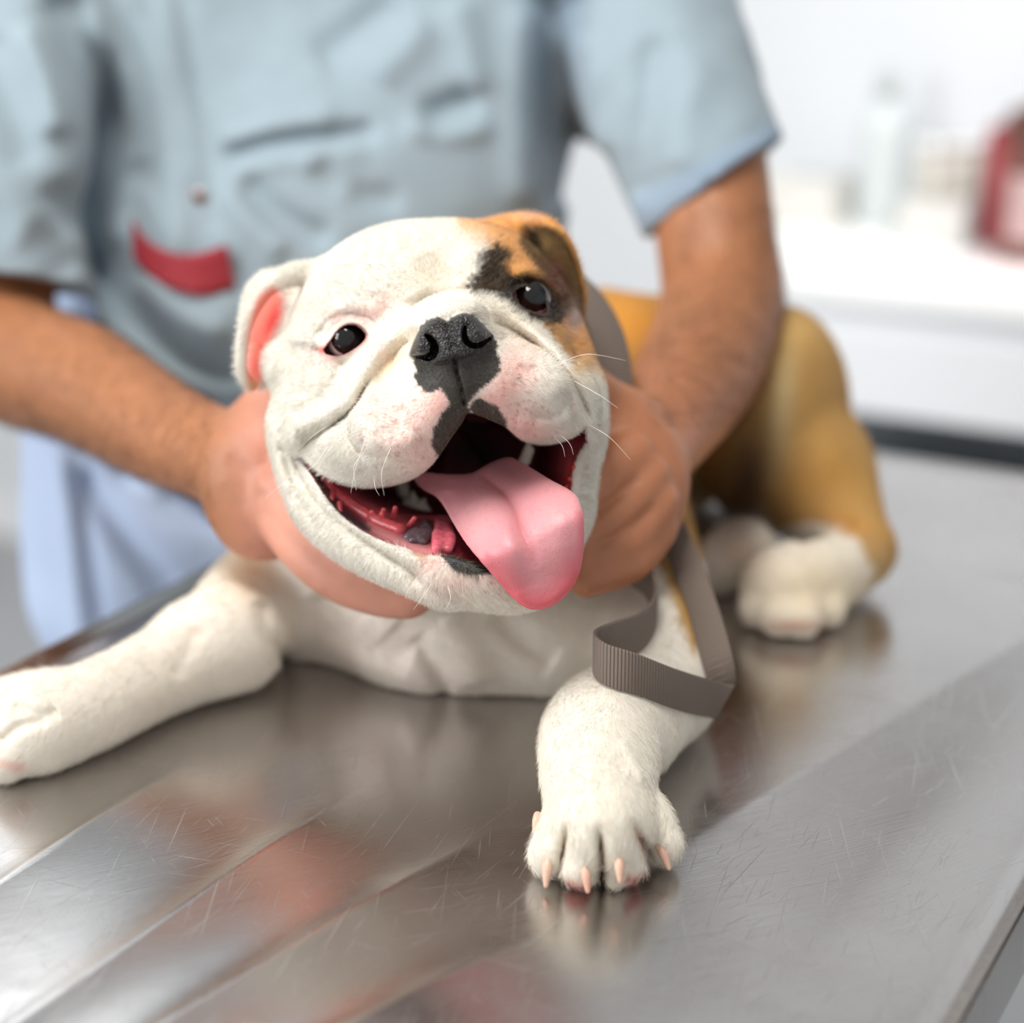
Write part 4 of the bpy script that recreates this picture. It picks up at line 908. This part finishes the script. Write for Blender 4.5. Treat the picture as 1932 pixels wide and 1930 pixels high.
trunkp = [uch([(560, 200, -640, 120), (560, -250, -660, 120)], 20), uch([(540, -350, -610, 62), (520, -560, -560, 58)], 25), Ell(U(515, -760, -520), (76, 108, 92), (25, 0, 0), 20),
          Ell(U(515, -730, -432), (13, 16, 14), k=10), Ell(U(515, -640, -455), (45, 26, 30), k=18), Ell(U(322, -750, -540), (9, 26, 14), k=5), Ell(U(708, -750, -540), (9, 26, 14), k=5)]
pp_ = larm + rarm + trunkp
PM = Map(-150, 360, 1500, 1180, 2.0)
for a in ([(1210, 900), (1160, 940), (1110, 980)], [(1240, 950), (1180, 1000), (1120, 1036)], [(1160, 880), (1140, 930)]): PM.stroke(a, -2.0, 9, taper=.2)
PM.stroke([(450, 800), (480, 860), (500, 930)], 2.0, 16); PM.stroke([(430, 860), (470, 900)], -1.5, 12)
def person_sdf(P, c, rad):
    d = evalprims(P, pp_, c, rad); px, py = proj(P); return d - PM.look(PM.D, px, py)
lo, hi = np.array([-480, -110, -800]), np.array([260, 830, -20])
v, f = mesh_sdf(person_sdf, lo, hi, 2.4); pv, pf = clean(v, f)

if len(pv) < len(v) * .9: pv, pf = v, f
px2, py2 = proj(pv)
skin = np.ones((len(pv), 3)) * srgb(166, 110, 74)
hm = np.maximum(sstep(px2, 380, 520) * sstep(900 - px2, 0, 100), 0)[:, None]; skin = skin * (1 - hm) + srgb(208, 144, 122) * hm
hr = (sstep(py2, 620, 800) * sstep(px2, 1000, 1100))[:, None]; skin = skin * (1 - hr) + srgb(180, 118, 84) * hr
skin *= 1 + 0.10 * vnoise(pv / 22.0)[:, None] + 0.06 * vnoise(pv / 7.0)[:, None]
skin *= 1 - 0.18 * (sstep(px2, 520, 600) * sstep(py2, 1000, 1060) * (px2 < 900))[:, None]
m_skin = mat('skin', vcol='Col', rough=0.5, sss=0.25, bump=[('noise', 160, 0.5), ('noise', 600, 0.2)])
PW = Q2W(pv); base = np.array([-0.24, 1.50, 0.0])
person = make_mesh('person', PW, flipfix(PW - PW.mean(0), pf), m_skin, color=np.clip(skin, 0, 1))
tag(person, 'person in a pale denim shirt holding the bulldog by its neck with both hands', 'person')
# dark hair on the forearms
PN = vnormals(pv, pf); PN = PN if PN[np.argmax(pv[:, 2])][2] > 0 else -PN
def armhair():
    arm = np.where(((px2 < 400) & (py2 > 520) & (py2 < 1000)) | ((px2 > 1190) & (py2 > 380) & (py2 < 800) & (px2 > 1230 - (py2 - 700) * .2)), 1.0, 0) * (PN[:, 2] > -.3) * (pv[:, 2] > -480)
    n = int(9000 * max(HAIR, .3)); idx, w4 = scatter(pv, pf, PN, arm, n, RNG); B = sum(pv[idx[:, k]] * w4[k] for k in range(4)); N = PN[idx[:, 0]]; x, y = proj(B)
    fl = np.where((x < 700)[:, None], np.array([0.5, -1, 0.3]), np.array([0.6, -0.8, 0.2])) + RNG.normal(size=(n, 3)) * 0.35
    fl -= (fl * N).sum(1, keepdims=True) * N; fl /= np.linalg.norm(fl, axis=1, keepdims=True); d = fl + N * RNG.uniform(.1, .5, (n, 1))
    hair_obj('arm_hair', B, d, RNG.uniform(5, 13, n), np.ones((n, 3)) * srgb(70, 46, 32), 0.055, person, m_fur, 0.3, 4, N)
armhair()
hairp = [Ell(U(515, -800, -535), (82, 98, 95), (25, 0, 0), 10), Ell(U(515, -700, -460), (90, 90, 70), (25, 0, 0), 10, 's')]
m_hairm = mat('head_hair', srgb(70, 60, 54), .6, bump=[('noise', 120, 2)])
sdf_obj('hair', hairp, m_hairm, res=4, parent=person)
# ---- shirt
SHM = Map(-220, -160, 1560, 840, 2.0)
s_ = lambda pts, amp, width, **kw: SHM.stroke(pts, amp * (1.15 if width > 12 else .7), width * 1.45, **kw)
s_([(108, -20), (140, 70), (171, 142), (205, 245), (200, 330), (160, 420)], -16, 26, taper=.1); s_([(188, 85), (225, 190), (250, 280), (262, 360)], -9, 14); s_([(150, 20), (200, 120), (240, 230), (262, 320)], 7, 18)
s_([(245, 0), (290, 120), (315, 260), (330, 380), (332, 460)], 6, 20, taper=0); s_([(342, -20), (364, 114), (392, 228), (400, 330), (402, 420)], -5, 9, taper=0); s_([(300, -20), (330, 120), (352, 240), (360, 330)], 4, 12, taper=0)
s_([(410, 304), (480, 282), (570, 264), (650, 258), (717, 246)], -10, 13); s_([(420, 276), (520, 240), (640, 228)], 5, 18); s_([(440, 322), (560, 290), (700, 275)], 5, 14)
s_([(444, 336), (512, 398), (570, 432), (626, 455)], -9, 18); s_([(430, 350), (480, 420), (540, 480)], 6, 20); s_([(600, 300), (640, 340), (690, 370), (760, 380)], -6, 16); s_([(560, 300), (640, 330), (660, 380)], 5, 14)
s_([(600, 120), (680, 60), (760, 10)], -6, 26); s_([(700, 150), (760, 90), (800, 30)], 6, 28); s_([(800, 226), (850, 205), (895, 180)], -9, 20); s_([(760, 240), (850, 250), (930, 240)], 5, 14)
s_([(900, 180), (880, 80), (860, 0)], 5, 22); s_([(1060, -20), (1050, 120), (1060, 260), (1080, 380)], -16, 30, taper=0.05); s_([(990, 0), (985, 200), (1000, 400)], 6, 26); s_([(1100, 60), (1110, 180), (1120, 300)], 6, 18)
s_([(1240, 60), (1225, 180), (1215, 300), (1225, 380)], -7, 20); s_([(1330, 110), (1290, 210), (1280, 330)], 4, 26); s_([(1440, 238), (1350, 290), (1240, 345), (1205, 370)], -3.0, 7, taper=0)
s_([(40, 40), (90, 160), (110, 260)], 9, 20); s_([(-20, 60), (20, 200), (50, 320)], -6, 24); s_([(100, 345), (130, 400), (170, 400)], -12, 22); s_([(-60, 330), (20, 380), (70, 460)], 6, 26); s_([(60, 420), (110, 470), (130, 520)], -7, 18)
s_([(175, 400), (200, 500), (260, 600), (345, 665), (480, 712)], -15, 17); s_([(245, 280), (280, 380), (310, 455)], 5, 12); s_([(250, 520), (330, 600), (430, 640)], 6, 24); s_([(210, 450), (260, 560), (350, 650), (470, 690)], -6, 20); s_([(420, 500), (470, 560), (500, 640)], -7, 22); s_([(165, 560), (240, 660), (330, 710), (440, 740)], 4, 9, taper=0)
hem_ = SHM.D.copy(); SHM.blur(5, 2)
shirtp = [uel(600, 60, -590, 180, 260, 120, k=40), uel(860, 160, -570, 112, 200, 110, k=40), uel(360, 160, -560, 80, 200, 100, k=30), uel(640, 420, -530, 165, 150, 100, k=40), uel(205, 320, -545, 42, 105, 45, k=25), uel(430, 600, -500, 105, 66, 62, (0, 0, -20), k=30), uel(520, 500, -520, 140, 110, 90, k=40),
          uch([(1100, -160, -560, 95), (1215, 60, -500, 78), (1290, 230, -440, 65), (1350, 372, -405, 61)], 40), uch([(230, -160, -560, 90), (80, 40, -500, 76), (30, 300, -450, 69), (-10, 600, -420, 70)], 25)]
def plane(a, b, side):                               # cut plane through two pixels, normal in the picture plane
    A, B = U(*a), U(*b); t = B - A; nrm = np.cross(t, [0, 0, 1.0]); nrm /= np.linalg.norm(nrm); return A, nrm * side
cutR = plane((1462, 272, -405), (1232, 440, -405), 1); cutL = plane((-140, 515, -430), (135, 545, -430), 1)
hollow = [uch([(1290, 230, -440, 53), (1365, 400, -400, 53)], 2), uch([(30, 300, -450, 58), (-10, 640, -420, 58)], 2)]
def shirt_sdf(P, c, rad):
    px, py = proj(P); d = evalprims(P, shirtp, c, rad)
    if c is not None and d.min() > rad * .7 + 20: return d
    dd = SHM.look(SHM.D, px, py) * 1.25; dd = np.where(dd < -15, -15 + (dd + 15) * .3, dd); d = d - dd * sstep(P[..., 2], -640, -560)
    d = d + 1.5 * vnoise(P / 30.0)
    for (A, nr), side in ((cutR, 0), (cutL, 1)):
        q = (P - A) @ nr; reg = (px > 1140) if side == 0 else (px < 185)
        d = np.where(reg, np.maximum(d, q), d)
    h = evalprims(P, hollow); h = np.maximum(h, -30 - np.minimum((P - cutR[0]) @ cutR[1], 0) * 0) if False else h
    near_ = np.where(px > 700, (P - cutR[0]) @ cutR[1], (P - cutL[0]) @ cutL[1]); return np.maximum(d, -np.maximum(h, -near_ - 22))
for A, nr in (cutR, cutL): pass
if cutR[1][1] > 0: cutR = (cutR[0], -cutR[1])
if cutL[1][1] > 0: cutL = (cutL[0], -cutL[1])
v, f = mesh_sdf(shirt_sdf, [-560, 20, -760], [300, 640, -330], 3.2)
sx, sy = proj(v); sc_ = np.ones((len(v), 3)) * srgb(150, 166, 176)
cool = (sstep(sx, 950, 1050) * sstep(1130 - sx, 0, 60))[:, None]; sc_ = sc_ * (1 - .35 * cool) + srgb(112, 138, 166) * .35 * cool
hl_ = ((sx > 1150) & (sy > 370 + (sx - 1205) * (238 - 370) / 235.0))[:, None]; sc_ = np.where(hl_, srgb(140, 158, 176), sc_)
sc_ *= 1 + 0.03 * vnoise(v / 12.0)[:, None]

m_shirt = mat('chambray', vcol='Col', rough=0.85, bump=[('noise', 900, 0.2)], sheen=.15, spec=.2)
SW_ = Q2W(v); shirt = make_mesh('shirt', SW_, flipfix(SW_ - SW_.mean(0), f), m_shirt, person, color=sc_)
def shirt_w(px, py):
    ws = np.arange(-380, -640, -1.0); P = np.stack([U(px, py, a) for a in ws]); d = shirt_sdf(P, None, None); i = np.argmax(d < 0); return ws[i] if (d < 0).any() else -520
# red label patch following the cloth
top = catmull([(250, 412), (272, 448), (310, 472), (360, 480), (428, 462)], 6); bot = catmull([(252, 488), (288, 524), (340, 550), (392, 558), (444, 540)], 6)
rows = []
for t in np.linspace(0, 1, 7):
    for a, b in zip(top, bot): x, y = a * (1 - t) + b * t; rows.append(U(x, y, shirt_w(x, y) + 1.6))
nc = len(top); rows = np.array(rows); 
q_ = np.array([[a, b] for t in np.linspace(0, 1, 7) for a, b in (np.asarray(top) * (1 - t) + np.asarray(bot) * t)]); xn, yn = (q_[:, 0] - 345) / 100, (q_[:, 1] - 490) / 100
Am = np.stack([np.ones_like(xn), xn, yn, xn * yn, xn * xn, yn * yn, xn ** 3], 1); wv_ = rows[:, 2]; wt_ = np.ones(len(xn))
for _ in range(6): co_ = np.linalg.lstsq(Am * wt_[:, None], wv_ * wt_, rcond=None)[0]; wt_ = 1 / (1 + (np.abs(wv_ - Am @ co_) / 4) ** 2)
rows = np.stack([U(a, b, w0_ + 2.0) for (a, b), w0_ in zip(q_, Am @ co_)])

I = np.arange(7 * nc).reshape(7, nc); pfz = np.stack([I[:-1, :-1], I[:-1, 1:], I[1:, 1:], I[1:, :-1]], -1).reshape(-1, 4)
m_red = mat('red_patch', srgb(142, 26, 40), .7, vary=(260, .8, srgb(170, 52, 64)), bump=[('noise', 700, .3)])
pt = make_mesh('label_patch', Q2W(rows), pfz, m_red, shirt); so = pt.modifiers.new('thick', 'SOLIDIFY'); so.thickness = 0.0016; so.offset = 0; pt['label'] = 'red woven label patch'
bw = shirt_w(375, 373); bv, bf_ = sphere(24, 12); bq = bv * np.array([7.4, 7.4, 1.8]) + U(375, 373, bw + 1.0)
b1 = make_mesh('button', Q2W(bq), bf_, mat('button_shell', srgb(150, 140, 140), .3, metal=.3), shirt); bq = bv * np.array([4.2, 4.2, 1.2]) + U(375, 373, bw + 2.6); make_mesh('button', Q2W(bq), bf_, mat('button_centre', srgb(84, 50, 44), .4), shirt)['label'] = 'dark brown button centre'
# ---- trousers and shoes
TR = Map(-100, 440, 900, 1300, 2.0); TR.stroke([(150, 880), (230, 1000), (330, 1130)], -12, 26); TR.stroke([(110, 860), (130, 1000), (150, 1200)], 8, 22, taper=0); TR.stroke([(150, 870), (160, 1000), (190, 1200)], -6, 16); TR.stroke([(200, 880), (320, 960), (420, 990)], -9, 20); TR.stroke([(250, 900), (350, 1000), (430, 1090)], 7, 30); TR.stroke([(180, 540), (240, 620), (300, 690)], 5, 22); TR.stroke([(150, 520), (190, 620), (260, 700)], -4, 10)
TR.stroke([(300, 930), (380, 960), (450, 960)], -9, 14)
hip = [uel(420, 620, -620, 160, 120, 100, k=30), uel(300, 760, -580, 100, 130, 80, k=30), uel(450, 850, -600, 130, 130, 90, k=30)]
leg0, leg1 = W2Q([UW(270, 1000, 1.56), UW(520, 1000, 1.60)]); 
def legc(a, dx): w0 = Q2W(a)[0]; return Chain([a, W2Q([w0 + [dx * .5, 0.05, -.35]])[0], W2Q([[w0[0] + dx, w0[1] + .08, 0.08]])[0]], [86, 66, 52], 30)
hip += [legc(leg0, -.02), legc(leg1, .05), uch([(250, 800, -570, 86), (250, 1100, -560, 84)], 30)]
def tr_sdf(P, c, rad):
    px, py = proj(P); d = evalprims(P, hip, c, rad); return d - TR.look(TR.D, px, py)
v, f = mesh_sdf(tr_sdf, [-460, -1250, -980], [120, 260, -440], 5.0)
m_tr = mat('pale_denim', srgb(190, 206, 234), .85, bump=[('noise', 500, .4)], spec=.2); TW_ = Q2W(v); make_mesh('trousers', TW_, flipfix(TW_ - TW_.mean(0), f), m_tr, person)
m_shoe = mat('shoe', srgb(60, 58, 56), .5)
for a, dx in ((leg0, -.02), (leg1, .05)):
    w0 = Q2W(a)[0]; c = W2Q([[w0[0] + dx, w0[1] + .03, 0.045]])[0]; e_ = Ell(c, (50, 120, 45), k=5); e_.M = RT.copy(); sdf_obj('shoe', [e_], m_shoe, res=5, parent=person)
# ------------------------------------------------------------------ leash
m_web = mat('webbing', srgb(134, 120, 110), .75, bump=[('noise', 700, .3)], spec=.3)
def webbing_bump():
    nt = m_web.node_tree; N = nt.nodes.new; L = nt.links.new; uvn = N('ShaderNodeAttribute'); uvn.attribute_name = 'along'; s = N('ShaderNodeMath'); s.operation = 'MULTIPLY'; s.inputs[1].default_value = 2 * math.pi / 1.9; L(uvn.outputs['Fac'], s.inputs[0])
    sn = N('ShaderNodeMath'); sn.operation = 'SINE'; L(s.outputs[0], sn.inputs[0]); b = N('ShaderNodeBump'); b.inputs['Distance'].default_value = .0004; L(sn.outputs[0], b.inputs['Height']); L(b.outputs[0], nt.nodes['Principled BSDF'].inputs['Normal'])
webbing_bump()
def ribbon(name, rows, parent=None, thick=1.8):
    A = catmull([list(p) + list(w_) for p, w_ in rows], 8); P, Wd = A[:, :3], A[:, 3:]; m = len(P); Vt, at_ = [], []; L = 0
    for i in range(m):
        d = P[min(i + 1, m - 1)] - P[max(i - 1, 0)]; d /= np.linalg.norm(d); wd = Wd[i]; nn = np.cross(d, wd); nn /= np.linalg.norm(nn)
        if i: L += np.linalg.norm(P[i] - P[i - 1])
        for s1, s2 in ((-.5, -.5), (-.46, -.5), (.46, -.5), (.5, -.5), (.5, .5), (.46, .5), (-.46, .5), (-.5, .5)):
            k = .6 if abs(s1) == .5 else 1; Vt.append(P[i] + wd * s1 + nn * thick * s2 * k); at_.append(L)
    Ft = [(i * 8 + k, i * 8 + (k + 1) % 8, (i + 1) * 8 + (k + 1) % 8, (i + 1) * 8 + k) for i in range(m - 1) for k in range(8)] + [(0, 1, 6, 7), (1, 2, 5, 6), (2, 3, 4, 5)] + [((m - 1) * 8 + a, (m - 1) * 8 + b, (m - 1) * 8 + c, (m - 1) * 8 + d) for a, b, c, d in ((0, 7, 6, 1), (1, 6, 5, 2), (2, 5, 4, 3))]
    o = make_mesh(name, Q2W(Vt), np.array(Ft), m_web, parent, attrs={'along': at_}); return o
up = NUP
rows = [(U(1175, 1062, -128), up * 22 + [4, 0, 0]), (U(1215, 1088, -118), up * 22), (U(1238, 1140, -112), up * 22), (U(1215, 1188, -104), up * 23), (U(1160, 1210, -96), up * 23), (U(1122, 1228, -90), up * 23), (U(1140, 1252, -80), up * 23), (U(1200, 1272, -74), up * 23), (U(1280, 1302, -70), up * 23), (U(1340, 1318, -74), up * 22 + [3, 0, 0]), (U(1368, 1318, -90), up * 18 + [10, 0, 0]), (U(1352, 1240, -110), np.array([16, 6, 4.])), (U(1320, 1130, -130), np.array([16, 6, 4.])), (U(1272, 1010, -140), np.array([16, 8, 2.])), (U(1235, 930, -145), np.array([16, 8, 0.]))]
def over(rows, g):
    out = []
    for p, wd in rows:
        x, y = proj(np.array(p)); ws = np.arange(60, -300, -2.0); Pq = np.stack([U(x, y, a) for a in ws]); Pq = np.concatenate([Pq, Pq + wd * .45, Pq - wd * .45]); d = np.minimum(evalprims(Pq, body), 99).reshape(3, -1).min(0)
        i = np.argmax(d < g); out.append((U(x, y, max(p[2], ws[i])) if (d < g).any() else p, wd))
    return out
rows = over(rows, 3)
leash = ribbon('leash', rows); tag(leash, 'folded grey-brown webbing leash running from the hand to the table', 'leash')
ax_ = np.array([0.50, -0.10, -0.86]); ax_ /= np.linalg.norm(ax_); cc = U(965, 780, -172); e1 = np.cross(ax_, [0, 1, 0]); e1 /= np.linalg.norm(e1); e2 = np.cross(ax_, e1); ring = []
for t in np.linspace(0, 2 * math.pi, 29):
    dr = e1 * math.cos(t) + e2 * math.sin(t); rr_ = np.arange(60, 135, 1.5); Pq = cc + dr * rr_[:, None]; d = np.minimum.reduce([evalprims(Pq + ax_ * k, head + body) for k in (-11, 0, 11)])
    ring.append(rr_[np.argmax(d > 2.5)] if (d > 2.5).any() else 112)
wv2 = np.array([0.80, -0.12, -0.56]); wv2 /= np.linalg.norm(wv2)
ring = np.array(ring); ring[-1] = ring[0]
for _ in range(3): ring[1:-1] = np.maximum(ring[1:-1], (ring[:-2] + ring[2:]) / 2); ring[0] = ring[-1] = max(ring[0], (ring[1] + ring[-2]) / 2)
collar = ribbon('dog_collar', [(cc + (e1 * math.cos(t) + e2 * math.sin(t)) * r_, wv2 * 28) for t, r_ in zip(np.linspace(0, 2 * math.pi, 29), np.minimum(ring, 118))], None, 2.2)
tag(collar, 'wide grey-brown collar strap around the neck of the bulldog', 'collar')
